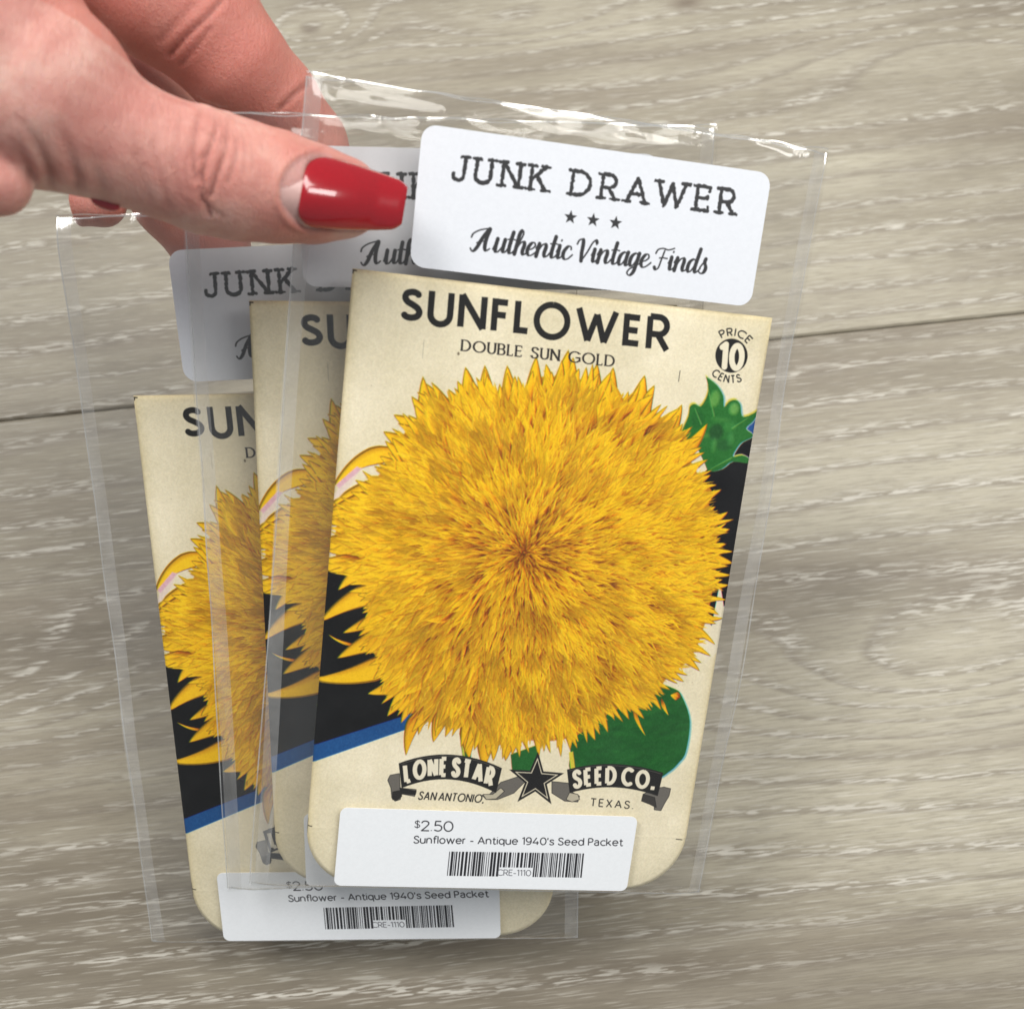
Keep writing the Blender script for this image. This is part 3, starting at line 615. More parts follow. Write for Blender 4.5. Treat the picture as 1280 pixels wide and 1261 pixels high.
def film_material(name, tint, haze, rough=.06, gloss=1.0):
    """thin clear plastic film: lets light straight through, mirrors a little at its faces, a trace of milkiness"""
    t = NT(name); t.t.nodes.remove(t.b)
    tr = t.n('ShaderNodeBsdfTransparent', i_Color=(*tint, 1))
    gl = t.n('ShaderNodeBsdfGlossy', i_Roughness=rough, i_Color=(1, 1, 1, 1))
    df = t.n('ShaderNodeBsdfDiffuse', i_Color=(.80, .80, .78, 1))
    co = t.n('ShaderNodeTexCoord')
    mp = t.n('ShaderNodeMapping'); mp.inputs['Scale'].default_value = (1, .25, 1); t.l(co.outputs['Object'], mp.inputs[0])
    nz = t.noise(mp.outputs[0], .22, 3, .5, .5)
    bp = t.n('ShaderNodeBump', i_Strength=.5, i_Distance=.0004); t.l(nz, bp.inputs['Height'])
    t.l(bp.outputs[0], gl.inputs['Normal'])
    ge = t.n('ShaderNodeNewGeometry'); dp = t.n('ShaderNodeVectorMath', operation='DOT_PRODUCT'); t.l(ge.outputs['Incoming'], dp.inputs[0]); t.l(bp.outputs[0], dp.inputs[1])
    sch = t.math('POWER', t.math('SUBTRACT', 1.0, t.math('ABSOLUTE', dp.outputs['Value']), True), 5.0)
    fr = t.math('ADD', .04, t.math('MULTIPLY', sch, .9))
    n2 = t.noise(co.outputs['Object'], .12, 4, .6)
    m1 = t.n('ShaderNodeMixShader'); t.l(t.math('MULTIPLY', n2, haze * 2), m1.inputs[0]); t.l(tr.outputs[0], m1.inputs[1]); t.l(df.outputs[0], m1.inputs[2])
    m2 = t.n('ShaderNodeMixShader'); t.l(t.math('MULTIPLY', fr, 1.5 * gloss, True), m2.inputs[0]); t.l(m1.outputs[0], m2.inputs[1]); t.l(gl.outputs[0], m2.inputs[2])
    t.l(m2.outputs[0], t.out.inputs[0])
    return t.m
M_FILM = film_material('clear_plastic_film', (.963, .960, .952), .008, .13, .8)
M_SEAM = film_material('folded_plastic_film', (.955, .95, .945), .15, .16)
M_LIP = film_material('cut_edge_of_film', (.9, .9, .88), .30, .16, 5.0)

# ------------------------------------------------------------------ packets, sleeves, stickers
def rounded_outline():
    pts = [(0, 0), (PW, 0), (PW, -114)]
    for i in range(1, 13):
        a = i / 12 * math.pi / 2; pts.append((PW - 12.5 * (1 - math.cos(a)) - .7 * i / 12, -114.6 - (PH - 114.6) * math.sin(a)))
    for i in range(12, -1, -1):
        a = i / 12 * math.pi / 2; pts.append((12.0 * (1 - math.cos(a)), -114.6 - (PH - 114.6) * math.sin(a)))
    # denser long edges
    out = []
    for a, b in zip(pts, pts[1:] + pts[:1]):
        n = max(1, int(math.hypot(b[0] - a[0], b[1] - a[1]) / 6))
        out += [(a[0] + (b[0] - a[0]) * i / n, a[1] + (b[1] - a[1]) * i / n) for i in range(n)]
    return out
def build_packet():
    ol = rounded_outline(); n = len(ol); c = (PW / 2, -PH / 2)
    V, F, UV = [], [], []
    fr = [1, .985, .93, .82, .66, .48, .3, .12]
    for f in fr:
        for x, y in ol:
            X, Y = c[0] + (x - c[0]) * f, c[1] + (y - c[1]) * f
            V.append((X, Y, -.22 * (f > .99) + .18 * (1 - f ** 3) * (1 + .6 * math.sin(X * .13 + 1) * math.sin(Y * .09)))); UV.append((X / PW, 1 + Y / PH))
    for k in range(len(fr) - 1):
        for i in range(n):
            j = (i + 1) % n; F.append((k * n + j, k * n + i, (k + 1) * n + i, (k + 1) * n + j))
    V.append((c[0], c[1], .3)); UV.append((.5, .5)); o = len(V) - 1
    for i in range(n): F.append(((len(fr) - 1) * n + (i + 1) % n, (len(fr) - 1) * n + i, o))
    nf = len(F)
    b = len(V)
    for x, y in ol: V.append((x, y, -.75)); UV.append((0, 0))
    for i in range(n):
        j = (i + 1) % n; F.append((i, j, b + j, b + i))
    F.append(tuple(range(b, b + n)))
    F = [tuple(reversed(f)) for f in F]
    me = mesh_from('seed_packet', V, F, [M_PACKET, M_PAPER], True, UV)
    for p in me.polygons:
        if p.index >= nf: p.material_index = 1; p.use_smooth = False
    bm = bmesh.new(); bm.from_mesh(me); bmesh.ops.recalc_face_normals(bm, faces=bm.faces); bm.to_mesh(me); bm.free()
    return me
def sticker_mesh(name, w, h, r, mat, zf):
    """rounded sticker with its own thickness; zf(x,y) bends it along the film"""
    pts = []
    for cx, cy, a0 in ((w - r, -r, 90), (w - r, -h + r, 0), (r, -h + r, -90), (r, -r, -180)):
        for i in range(7): a = R_(a0 - 90 * i / 6); pts.append((cx + r * math.cos(a), cy + r * math.sin(a)))
    n = len(pts); V, F, UV = [], [], []
    xs = np.linspace(0, w, 25); ys = np.linspace(0, -h, 11)
    # scanline grid whose rows end on the rounded outline
    def xlim(y):
        d = max(0, r - min(-y, h + y)); q = r - math.sqrt(max(0, r * r - d * d)) if d > 0 else 0
        return q, w - q
    ys = [0] + [-r * (1 - math.cos(R_(15 * i))) for i in range(1, 7)] + list(np.linspace(-r, -h + r, 9)[1:-1]) + [-h + r * (1 - math.cos(R_(15 * i))) for i in range(6, 0, -1)] + [-h]
    for side in (0, 1):
        for y in ys:
            a, b = xlim(y)
            for i in range(25):
                x = a + (b - a) * i / 24
                V.append((x, y, zf(x, y) + (.11 if side == 0 else 0))); UV.append((x / w, 1 + y / h))
    R = len(ys)
    for s_ in (0, 1):
        o = s_ * R * 25
        for j in range(R - 1):
            for i in range(24):
                q = (o + j * 25 + i, o + (j + 1) * 25 + i, o + (j + 1) * 25 + i + 1, o + j * 25 + i + 1)
                F.append(q if s_ == 0 else q[::-1])
    per = [i for i in range(25)] + [j * 25 + 24 for j in range(1, R)] + [(R - 1) * 25 + i for i in range(23, -1, -1)] + [j * 25 for j in range(R - 2, 0, -1)]
    nf = len(F); b0 = len(V); np_ = len(per)
    for o_2 in (0, R * 25):
        for a in per: V.append(V[a + o_2]); UV.append(UV[a])
    for i in range(np_): j = (i + 1) % np_; F.append((b0 + j, b0 + i, b0 + np_ + i, b0 + np_ + j))
    me = mesh_from(name, V, F, [mat, M_WHITE], True, UV)
    for p in me.polygons:
        if p.index >= nf: p.material_index = 1; p.use_smooth = False
    return me

BX0, BX1, BY0, BY1 = -10.8, 88.6, 33.0, -128.4          # the sleeve in packet coordinates
def vnoise(x, y, seed):
    rg = np.random.default_rng(seed); out = 0
    for k in range(9):
        a = rg.uniform(0, 6.28); f = rg.uniform(.05, .22); out = out + math.sin((x * math.cos(a) + y * math.sin(a)) * f + rg.uniform(0, 6.28)) / 9
    return out * 2
def smooth01(t): t = min(1, max(0, t)); return t * t * (3 - 2 * t)
def film_z(x, y, seed, side, lip):
    """height of the film over the packet's print; it meets the other sheet at both sides and at the foot"""
    e = min((x - BX0) / 7.0, (BX1 - x) / 5.0, (y - BY1) / 1.1)
    e = smooth01(e)
    flat = .95 if side > 0 else -1.25
    over = smooth01((y + 1.5) / 3) * (1 - smooth01((y - 29.2) / 1.5))                     # under the big sticker: calm
    calm = .12 if y < 0 else .25
    if side > 0: calm = calm * (1 - over * smooth01((x - 4) / 5) * smooth01((83 - x) / 5)) + .0
    wr = vnoise(x, y * .8, seed) * .55
    top = smooth01((y - 28.6) / 3)
    wr += top * (.55 * vnoise(x * 3.4, y * 1.2, seed + 3))
    calm = calm * (0 if side > 0 and -128 < y < -108 and 4 < x < 74 else 1)
    z = flat * e + wr * e * (calm + (1 - calm) * max(top, 0)) - .38 * (1 - e)
    edge = 1 - smooth01(min((x - BX0), (BX1 - x)) / 6.5)
    z += edge * .75 * math.sin(y * .045 + seed) + edge * .55 * vnoise(y * 1.3, x * .3, seed + 2)
    z += side * top * .4 * e
    roll = max(0, (y - 28.9) / 4.6); z -= max(.12, .60 + 1.6 * vnoise(x * 1.5, 3, seed + 5)) * roll * roll * (1 if side > 0 else .8)
    return z
def sheet(seed, side, top):
    nx, ny = 100, 150
    xs = np.linspace(BX0, BX1, nx); ys = np.concatenate([np.linspace(BY1, 24, ny - 40), np.linspace(24, top, 41)[1:]]); V = []
    for y in ys:
        for x in xs:
            yy = y
            if y > top - .01: yy = y + .25 * vnoise(x * 4, 0, seed + 9)
            xx = x + (.25 * math.sin(y * .05 + seed) if abs(x - BX0) < .1 or abs(x - BX1) < .1 else 0)
            V.append((xx, yy, film_z(x, y, seed, side, top)))
    F = [(j * nx + i, j * nx + i + 1, (j + 1) * nx + i + 1, (j + 1) * nx + i) for j in range(ny - 1) for i in range(nx - 1)]
    return mesh_from('film', V, F, M_FILM, True)
def strip(name, pts, wid, mat, seed, side=1, off=.12):
    """narrow band of doubled film following pts (in packet coordinates), wid = (inner, outer) offsets"""
    V, F = [], []
    for i, (x, y) in enumerate(pts):
        for k in (0, .5, 1):
            a = x + (wid[0][0] * (1 - k) + wid[1][0] * k); b = y + (wid[0][1] * (1 - k) + wid[1][1] * k)
            V.append((a, b, film_z(min(max(a, BX0), BX1), max(b, BY1), seed, side, 0) + off))
    n = len(pts)
    F = [(i * 3 + k, i * 3 + k + 1, i * 3 + k + 4, i * 3 + k + 3) for i in range(n - 1) for k in (0, 1)]
    return mesh_from(name, V, F, mat, True)
packet_me = build_packet()
def make_set(pose, seed, packet_label, sleeve_label, top_f, top_b, brand_rot=0.0):
    p = link('seed_packet', packet_me); p.matrix_world = pose.M
    tag(p, packet_label, 'seed packet', 'sunflower seed packets')
    r = bpy.data.objects.new('plastic_sleeve', None); COL.objects.link(r); r.matrix_world = pose.M; r.empty_display_size = 5
    tag(r, sleeve_label, 'plastic sleeve', 'clear sleeves round the seed packets')
    link('film', sheet(seed, 1, top_f), r)
    link('film', sheet(seed + 40, -1, top_b), r)
    ly = [BY1 + (top_f - BY1) * i / 90 for i in range(91)]
    link('side_fold', strip('side_fold', [(BX0 + .3 * math.sin(y * .03 + seed) + .55 * vnoise(y * .5, 7, seed), y) for y in ly], ((0, 0), (2.9, 0)), M_SEAM, seed), r)
    link('side_fold', strip('side_fold', [(BX1 - 3.0 + .5 * vnoise(y * .5, 2, seed + 1), y) for y in ly], ((0, 0), (2.8, 0)), M_SEAM, seed), r)
    lx = [BX0 + (BX1 - BX0) * i / 120 for i in range(121)]
    link('bottom_seal', strip('bottom_seal', [(x, BY1 + .05 * math.sin(x * 2.1 + seed)) for x in lx], ((0, -.25), (0, .35)), M_LIP, seed, 1, .1), r)
    for xe, d_ in ((BX0, 1), (BX1, -1)):
        link('side_edge', strip('side_edge', [(xe + .25 * math.sin(y * .05 + seed), y) for y in ly], ((-.12, 0), (.16, 0)), M_LIP, seed, 1, .14), r)
    for side, tp, sd in ((1, top_f, seed), (-1, top_b, seed + 40)):
        link('top_edge', strip('top_edge', [(x, tp - .2 + .25 * vnoise(x * 4, 0, sd + 9)) for x in lx], ((0, -.12), (0, .16)), M_LIP, sd, side, .08 * side), r)
    for nm, w, h, rr, mat, u0, v0 in (('brand_label', LW, LH, 2.7, M_BRAND, 10.35, 26.9), ('price_label', QW, QH, 1.5, M_PRICE, 6.5, -109.1)):
        rot_ = R_(-1.1 if nm == 'brand_label' else -.3) * 0 + brand_rot
        zf = lambda x, y: film_z(u0 + x, v0 + y, seed, 1, 0) + .14
        o = link(nm, sticker_mesh(nm, w, h, rr, mat, zf), r)
        o.location = (u0, v0, 0)
        if nm == 'brand_label': o.location = (u0, v0 + (1.2 if pose is not FRONT else .0), 0); o.rotation_euler = (0, 0, brand_rot)
    return p, r
make_set(FRONT, 11, 'cream sunflower seed packet at the front of the fan, its whole yellow bloom in view',
         'clear sleeve at the front of the fan, around the fully visible sunflower packet', 32.4, 33.2)
make_set(MIDDLE, 23, 'cream sunflower seed packet in the middle of the fan, only its left strip showing',
         'clear sleeve in the middle of the fan, its brand label half hidden behind the thumbnail', 33.4, 33.9)
make_set(BACK, 37, 'cream sunflower seed packet at the back of the fan, farthest left and lowest',
         'clear sleeve at the back of the fan, lowest and farthest left below the thumb', 34.6, 35.1, R_(1.5))

# ------------------------------------------------------------------ plank floor
CAMM = np.array(CAMW)
def on_floor(x, y):
    d = CAMM[:3, :3] @ np.array([(x - CX) / FPX, -(y - CY) / FPX, -1.0]); o = CAMM[:3, 3]
    return o + d * (-o[2] / d[2])
A = on_floor(0, 525); B = on_floor(1280, 390)
seam = math.atan2(B[1] - A[1], B[0] - A[0])
def wood():
    t = NT('greyed_oak_vinyl'); co = t.n('ShaderNodeTexCoord')
    sep = t.n('ShaderNodeSeparateXYZ'); t.l(co.outputs['Object'], sep.inputs[0])
    info = t.n('ShaderNodeAttribute', attribute_name='shift', attribute_type='OBJECT')
    X = t.math('ADD', sep.outputs[0], info.outputs['Fac']); Y = sep.outputs[1]
    def vec(sx, sy, ax=X, ay=Y):
        c = t.n('ShaderNodeCombineXYZ'); t.l(t.math('MULTIPLY', ax, sx), c.inputs[0]); t.l(t.math('MULTIPLY', ay, sy), c.inputs[1]); t.l(info.outputs['Fac'], c.inputs[2]); return c.outputs[0]
    # slowly wandering field: its level lines are the growth rings, with cathedrals and eyes
    ge = t.n('ShaderNodeNewGeometry'); rt = t.n('ShaderNodeVectorRotate', rotation_type='Z_AXIS'); t.l(ge.outputs['Position'], rt.inputs['Vector']); rt.inputs['Angle'].default_value = -seam
    sw = t.n('ShaderNodeSeparateXYZ'); t.l(rt.outputs[0], sw.inputs[0])
    def eye(px, py, sx, sy, amp):                # a place where the growth rings swing round
        p = on_floor(px, py) * MM; q0 = p[0] * math.cos(seam) + p[1] * math.sin(seam); q1 = -p[0] * math.sin(seam) + p[1] * math.cos(seam)
        a = t.math('POWER', t.math('ABSOLUTE', t.math('DIVIDE', t.math('SUBTRACT', sw.outputs[0], q0), sx)), 2.0)
        b = t.math('POWER', t.math('ABSOLUTE', t.math('DIVIDE', t.math('SUBTRACT', sw.outputs[1], q1), sy)), 2.0)
        return t.math('MULTIPLY', t.math('POWER', 2.718, t.math('MULTIPLY', t.math('ADD', a, b), -1.0)), amp)
    eyes = None
    for e in ((1180, 830, .052, .017, 3.2), (390, 40, .018, .009, 3.4), (-60, 850, .040, .015, 2.8), (1180, 60, .055, .014, -2.6), (640, 30, .03, .008, 1.6)):
        v_ = eye(*e); eyes = v_ if eyes is None else t.math('ADD', eyes, v_)
    knot = t.math('ADD', eye(858, 4, .0055, .0022, 1.0), eye(388, 38, .003, .0016, .8))
    field = t.noise(vec(2.6, 11), 1.0, 2.0, .40, .35)
    wob = t.noise(vec(14, 120), 1.0, 2, .5)
    lev = t.math('ADD', t.math('ADD', eyes, t.math('MULTIPLY', field, 5.5)), t.math('ADD', t.math('MULTIPLY', Y, 118.0), t.math('MULTIPLY', wob, .50)))
    tri = t.math('PINGPONG', lev, 0.5); ring = t.math('MULTIPLY', tri, 2.0)
    saw = t.math('FRACT', lev)
    fine = t.noise(vec(120, 2300), 1.0, 4, .65); mid = t.noise(vec(16, 190), 1.0, 5, .65); big = t.noise(vec(4, 22), 1.0, 3, .5)
    base = t.ramp(big, [(.36, (.185, .158, .118)), (.50, (.300, .268, .203)), (.62, (.430, .395, .305))])
    c1 = t.mix(t.math('MULTIPLY', t.ramp(mid, [(.42, (0, 0, 0)), (.68, (1, 1, 1))]), .32), base, (.46, .42, .34))
    band_ = t.noise(vec(3.2, 75), 1.0, 3, .5)
    c1 = t.mix(t.math('MULTIPLY', t.ramp(band_, [(.50, (0, 0, 0)), (.66, (1, 1, 1))]), .55), c1, (.215, .180, .135))
    c2 = t.mix(t.math('MULTIPLY', t.ramp(saw, [(.0, (1, 1, 1)), (.22, (.35, .35, .35)), (.5, (0, 0, 0)), (.88, (0, 0, 0)), (1, (1, 1, 1))]), .62), c1, (.205, .175, .135))
    c3 = t.mix(t.math('MULTIPLY', t.ramp(fine, [(.38, (1, 1, 1)), (.52, (0, 0, 0))]), .42), c2, (.17, .145, .112))
    # limed pores: short pale ticks that keep to the ring lines
    tick = t.noise(vec(170, 1900), 1.0, 1.5, .5, .3)
    clus = t.noise(vec(26, 330), 1.0, 2, .5)
    onring = t.ramp(saw, [(.0, (.5, .5, .5)), (.05, (1, 1, 1)), (.20, (.65, .65, .65)), (.34, (.0, .0, .0)), (.93, (0, 0, 0)), (1, (.5, .5, .5))])
    area = t.ramp(t.noise(vec(5, 26), 1.0, 2, .5), [(.30, (.25, .25, .25)), (.50, (1, 1, 1))])
    k = t.math('MULTIPLY', t.ramp(tick, [(.50, (0, 0, 0)), (.57, (1, 1, 1))]), t.ramp(clus, [(.36, (0, 0, 0)), (.46, (1, 1, 1))]))
    k = t.math('MULTIPLY', t.math('MULTIPLY', k, onring), area)
    strk = t.math('MULTIPLY', t.ramp(t.noise(vec(95, 2300), 1.0, 2, .5), [(.58, (0, 0, 0)), (.66, (1, 1, 1))]), t.math('MULTIPLY', area, .5))
    kk = t.math('MAXIMUM', k, strk)
    c4 = t.mix(t.math('MULTIPLY', kk, .72), c3, (.68, .65, .575))
    c4 = t.mix(t.math('MULTIPLY', knot, .75, True), c4, (.12, .085, .06))
    t.l(c4, t.b.inputs['Base Color'])
    t.b.inputs['Roughness'].default_value = .48; t.b.inputs['Specular IOR Level'].default_value = .35
    h = t.math('SUBTRACT', t.math('MULTIPLY', fine, .5), t.math('MULTIPLY', kk, .5))
    bp = t.n('ShaderNodeBump', i_Strength=.35, i_Distance=.0003); t.l(h, bp.inputs['Height']); t.l(bp.outputs[0], t.b.inputs['Normal'])
    return t.m
M_WOOD = wood()
M_GROOVE = plain('dark_plank_joint', (.06, .05, .04), .8)
PLW, PLL = 230.0, 1400.0
floor = link('floor', mesh_from('floor', [(-900, -900, -2.2), (900, -900, -2.2), (900, 900, -2.2), (-900, 900, -2.2)], [(0, 1, 2, 3)], M_GROOVE))
floor.matrix_world = Matrix.Scale(MM, 4)
tag(floor, kind='structure')
def plank_mesh():
    b = 0.55
    V = [(0, 0, -2), (PLL, 0, -2), (PLL, PLW, -2), (0, PLW, -2), (0, 0, -b), (PLL, 0, -b), (PLL, PLW, -b), (0, PLW, -b), (b * 1.1, b * 1.1, 0), (PLL - b, b * 1.1, 0), (PLL - b, PLW - b * 1.1, 0), (b, PLW - b * 1.1, 0)]
    V = [(x * MM, y * MM, z * MM) for x, y, z in V]
    F = [(8, 9, 10, 11), (4, 5, 9, 8), (5, 6, 10, 9), (6, 7, 11, 10), (7, 4, 8, 11), (0, 1, 5, 4), (1, 2, 6, 5), (2, 3, 7, 6), (3, 0, 4, 7)]
    return mesh_from('plank', V, F, M_WOOD)
plank_me = plank_mesh()
M4 = Matrix.Translation(Vector((A[0], A[1], 0)) * MM) @ Matrix.Rotation(seam, 4, 'Z')
inv_floor = floor.matrix_world.inverted()
starts = {-3: -500, -2: -900, -1: -330, 0: -640, 1: -180, 2: -800}
for row, sx in starts.items():
    for k in (-1, 0):
        o = link('plank', plank_me, floor)
        m = M4 @ Matrix.Translation(Vector((sx + k * (PLL + .25), row * (PLW + .35), 0)) * MM)
        o.matrix_parent_inverse = inv_floor; o.matrix_world = m
        o['shift'] = row * 3.71 + k * 1.3

# ------------------------------------------------------------------ the hand: one skin grown from tapered limbs
def Cc(x, y, d): return np.array([(x - CX) / FPX * d, -(y - CY) / FPX * d, -d])
def plane_depth(pose, x, y):
    d = np.array([(x - CX) / FPX, -(y - CY) / FPX, -1.0]); n = pose.R[:, 2]
    return (n @ pose.t) / (n @ d)
def chain(pts, k=1.5, jk=1.0):
    """pts: photo x, y, radius in photo pixels, depth in mm"""
    out = []
    for x, y, rp, d in pts:
        if d is None or isinstance(d, str):
            rm = rp * 170 / FPX
            for _ in range(6):
                dd = plane_depth(FRONT, x, y) - .5 - rm * .93 if d is None else plane_depth(BACK, x, y) + 1.9 + rm
                rm = rp * dd / FPX
            d = dd
        out.append((Cc(x, y, d), rp * d / FPX))
    return [(a[0], a[1], b[0], b[1]) for a, b in zip(out, out[1:])], k
thumb = chain([(462, 249, 34, None), (428, 247, 50, None), (392, 243, 60, None), (345, 234, 68, 176), (300, 226, 73, 174.5), (258, 215, 76, 173), (205, 198, 73, 170.5), (150, 176, 78, 167.5), (100, 150, 92, 165), (52, 118, 116, 163), (-30, 70, 150, 162), (-150, 30, 180, 166), (-330, 0, 210, 175), (-520, -20, 215, 185)], 2.2)
index = chain([(-40, -150, 100, 195), (110, -68, 88, 186), (205, -4, 81, 187), (256, 34, 74, 190), (292, 77, 66, 193), (338, 126, 58.5, 200), (384, 182, 50, 'b'), (398, 203, 42, 'b')], 1.5)
middle = chain([(-150, -20, 95, 215), (60, 50, 66, 232), (130, 70, 64, 228), (178, 128, 66, 222), (202, 196, 62, 213), (222, 246, 56, 'b'), (262, 302, 48, 'b'), (270, 312, 42, 'b')], 1.2)
ring = chain([(-200, 120, 80, 215), (-60, 205, 50, 212), (40, 240, 38, 209), (84, 251, 33, 207), (100, 254, 27, 207), (128, 255, 29, 206)], 1.0)
little = chain([(-260, 200, 70, 215), (-120, 250, 45, 222), (-40, 235, 36, 225), (20, 215, 32, 225)], 1.0)
palm = ([(Cc(-330, 20, 192), 26., Cc(-160, 10, 205), 17.), (Cc(-330, 60, 192), 24., Cc(-190, 160, 210), 12.), (Cc(-330, 0, 192), 26., Cc(-90, -140, 205), 15.)], 5.0)
heel = chain([(-110, 120, 66, 160), (-40, 185, 52, 158), (-4, 228, 42, 159.5)], .9)
GS = .62
lo = np.array([-88., 42., -245.]); hi = np.array([-17., 118., -138.])
lo[1] = 40
nx, ny, nz = [int(q) + 1 for q in (hi - lo) / GS]
fld = np.full((nx, ny, nz), 9.0, np.float32)
gx = (lo[0] + GS * np.arange(nx)).astype(np.float32); gy = (lo[1] + GS * np.arange(ny)).astype(np.float32); gz = (lo[2] + GS * np.arange(nz)).astype(np.float32)
def add_cone(F, a, ra, b, rb, k):
    m = 4.5 + k
    mn = np.minimum(a - ra, b - rb) - m; mx = np.maximum(a + ra, b + rb) + m
    i0 = [max(0, int((mn[q] - lo[q]) / GS)) for q in range(3)]; i1 = [min((nx, ny, nz)[q], int((mx[q] - lo[q]) / GS) + 2) for q in range(3)]
    if any(i1[q] <= i0[q] for q in range(3)): return
    X = gx[i0[0]:i1[0], None, None]; Y = gy[None, i0[1]:i1[1], None]; Z = gz[None, None, i0[2]:i1[2]]
    d = b - a; L2 = float(d @ d) + 1e-6
    t = np.clip(((X - a[0]) * d[0] + (Y - a[1]) * d[1] + (Z - a[2]) * d[2]) / L2, 0, 1)
    r = ra + (rb - ra) * t
    q = np.sqrt((X - a[0] - t * d[0]) ** 2 + (Y - a[1] - t * d[1]) ** 2 + (Z - a[2] - t * d[2]) ** 2) - r
    s = F[i0[0]:i1[0], i0[1]:i1[1], i0[2]:i1[2]]
    h = np.clip(.5 + .5 * (s - q) / k, 0, 1)
    s[:] = q * h + s * (1 - h) - k * h * (1 - h)
def limb(ch, k_in):
    F = np.full((nx, ny, nz), 9.0, np.float32)
    for a, ra, b, rb in ch[0]: add_cone(F, a, ra, b, rb, k_in)
    return F
def union(F, Gf, k):
    h = np.clip(.5 + .5 * (F - Gf) / k, 0, 1); F[:] = Gf * h + F * (1 - h) - k * h * (1 - h)
for ch, kin, kout in ((thumb, .9, .5), (index, 1.6, .5), (middle, 1.4, .4), (ring, .9, .4), (little, 1.2, .4), (palm, 4.0, 3.5), (heel, 1.4, .7)):
    union(fld, limb(ch, kin), kout)
# off the picture's left edge the wrist simply leaves the grown block: close it there
fld[0, :, :] = 9; fld[-1, :, :] = 9; fld[:, 0, :] = 9; fld[:, -1, :] = 9; fld[:, :, 0] = 9; fld[:, :, -1] = 9
def surface_nets(F):
    s = F < 0
    c = s[:-1, :-1, :-1].astype(np.int8)
    tot = np.zeros(c.shape, np.int8)
    for i in (0, 1):
        for j in (0, 1):
            for k in (0, 1): tot += s[i:F.shape[0] - 1 + i, j:F.shape[1] - 1 + j, k:F.shape[2] - 1 + k]
    act = np.argwhere((tot > 0) & (tot < 8))
    idx = -np.ones(c.shape, np.int32); idx[tuple(act.T)] = np.arange(len(act))
    acc = np.zeros((len(act), 3)); cnt = np.zeros(len(act))
    corner = [(i, j, k) for i in (0, 1) for j in (0, 1) for k in (0, 1)]
    for a in corner:
        for ax in range(3):
            if a[ax]: continue
            b = list(a); b[ax] = 1
            fa = F[tuple((act + a).T)]; fb = F[tuple((act + b).T)]
            m = (fa < 0) != (fb < 0)
            t = np.where(m, fa / np.where(m, fa - fb, 1), 0)
            p = act + np.array(a) + 0.0; p[:, ax] += t
            acc[m] += p[m]; cnt[m] += 1
    V = acc / cnt[:, None]
    Q = []
    for ax in range(3):
        o1, o2 = [(1, 2), (2, 0), (0, 1)][ax]
        sl0 = [slice(None)] * 3; sl1 = [slice(None)] * 3; sl0[ax] = slice(0, -1); sl1[ax] = slice(1, None)
        e = s[tuple(sl0)] != s[tuple(sl1)]
        pts = np.argwhere(e); pts = pts[(pts[:, o1] > 0) & (pts[:, o2] > 0) & (pts[:, o1] < F.shape[o1] - 1) & (pts[:, o2] < F.shape[o2] - 1)]
        def at(d1, d2):
            q = pts.copy(); q[:, o1] -= d1; q[:, o2] -= d2; return idx[tuple(q.T)]
        q4 = np.stack([at(0, 0), at(1, 0), at(1, 1), at(0, 1)], 1)
        flip = s[tuple(pts.T)]
        q4[~flip] = q4[~flip][:, ::-1]
        Q.append(q4)
    return V, np.concatenate(Q)
HV, HF = surface_nets(fld)
HV = HV * GS + lo
def relax(V, F, n):
    for _ in range(n):
        acc = np.zeros_like(V); cnt = np.zeros(len(V))
        for a in range(4):
            for b in ((a + 1) % 4, (a + 3) % 4):
                np.add.at(acc, F[:, a], V[F[:, b]]); np.add.at(cnt, F[:, a], 1)
        V = V + .5 * (acc / np.maximum(cnt, 1)[:, None] - V)
    return V
HV = relax(HV, HF, 3)
def vnormals(V, F):
    n = np.cross(V[F[:, 2]] - V[F[:, 0]], V[F[:, 3]] - V[F[:, 1]]); out = np.zeros_like(V)
    for a in range(4): np.add.at(out, F[:, a], n)
    return out / (np.linalg.norm(out, axis=1)[:, None] + 1e-9)
HN = vnormals(HV, HF)
hx = CX + FPX * HV[:, 0] / -HV[:, 2]; hy = CY - FPX * HV[:, 1] / -HV[:, 2]; hd = -HV[:, 2]
facing = np.clip((HN[:, 2] + .15) / .4, 0, 1)
onthumb = (hy > np.interp(hx, [-200, 44, 105, 157, 209, 260, 312, 355, 397, 439, 505], [-160, 0, 37, 81, 112, 131, 149, 166, 180, 200, 236]) - 5) & (hd < 190)
def seg_dist(px, py, line):
    d = np.full(len(px), 1e9)
    for (ax, ay), (bx, by) in zip(line, line[1:]):
        dx, dy = bx - ax, by - ay; t = np.clip(((px - ax) * dx + (py - ay) * dy) / (dx * dx + dy * dy), 0, 1)
        d = np.minimum(d, np.hypot(px - ax - t * dx, py - ay - t * dy))
    return d
disp = np.zeros(len(HV)); dark = np.zeros(len(HV))
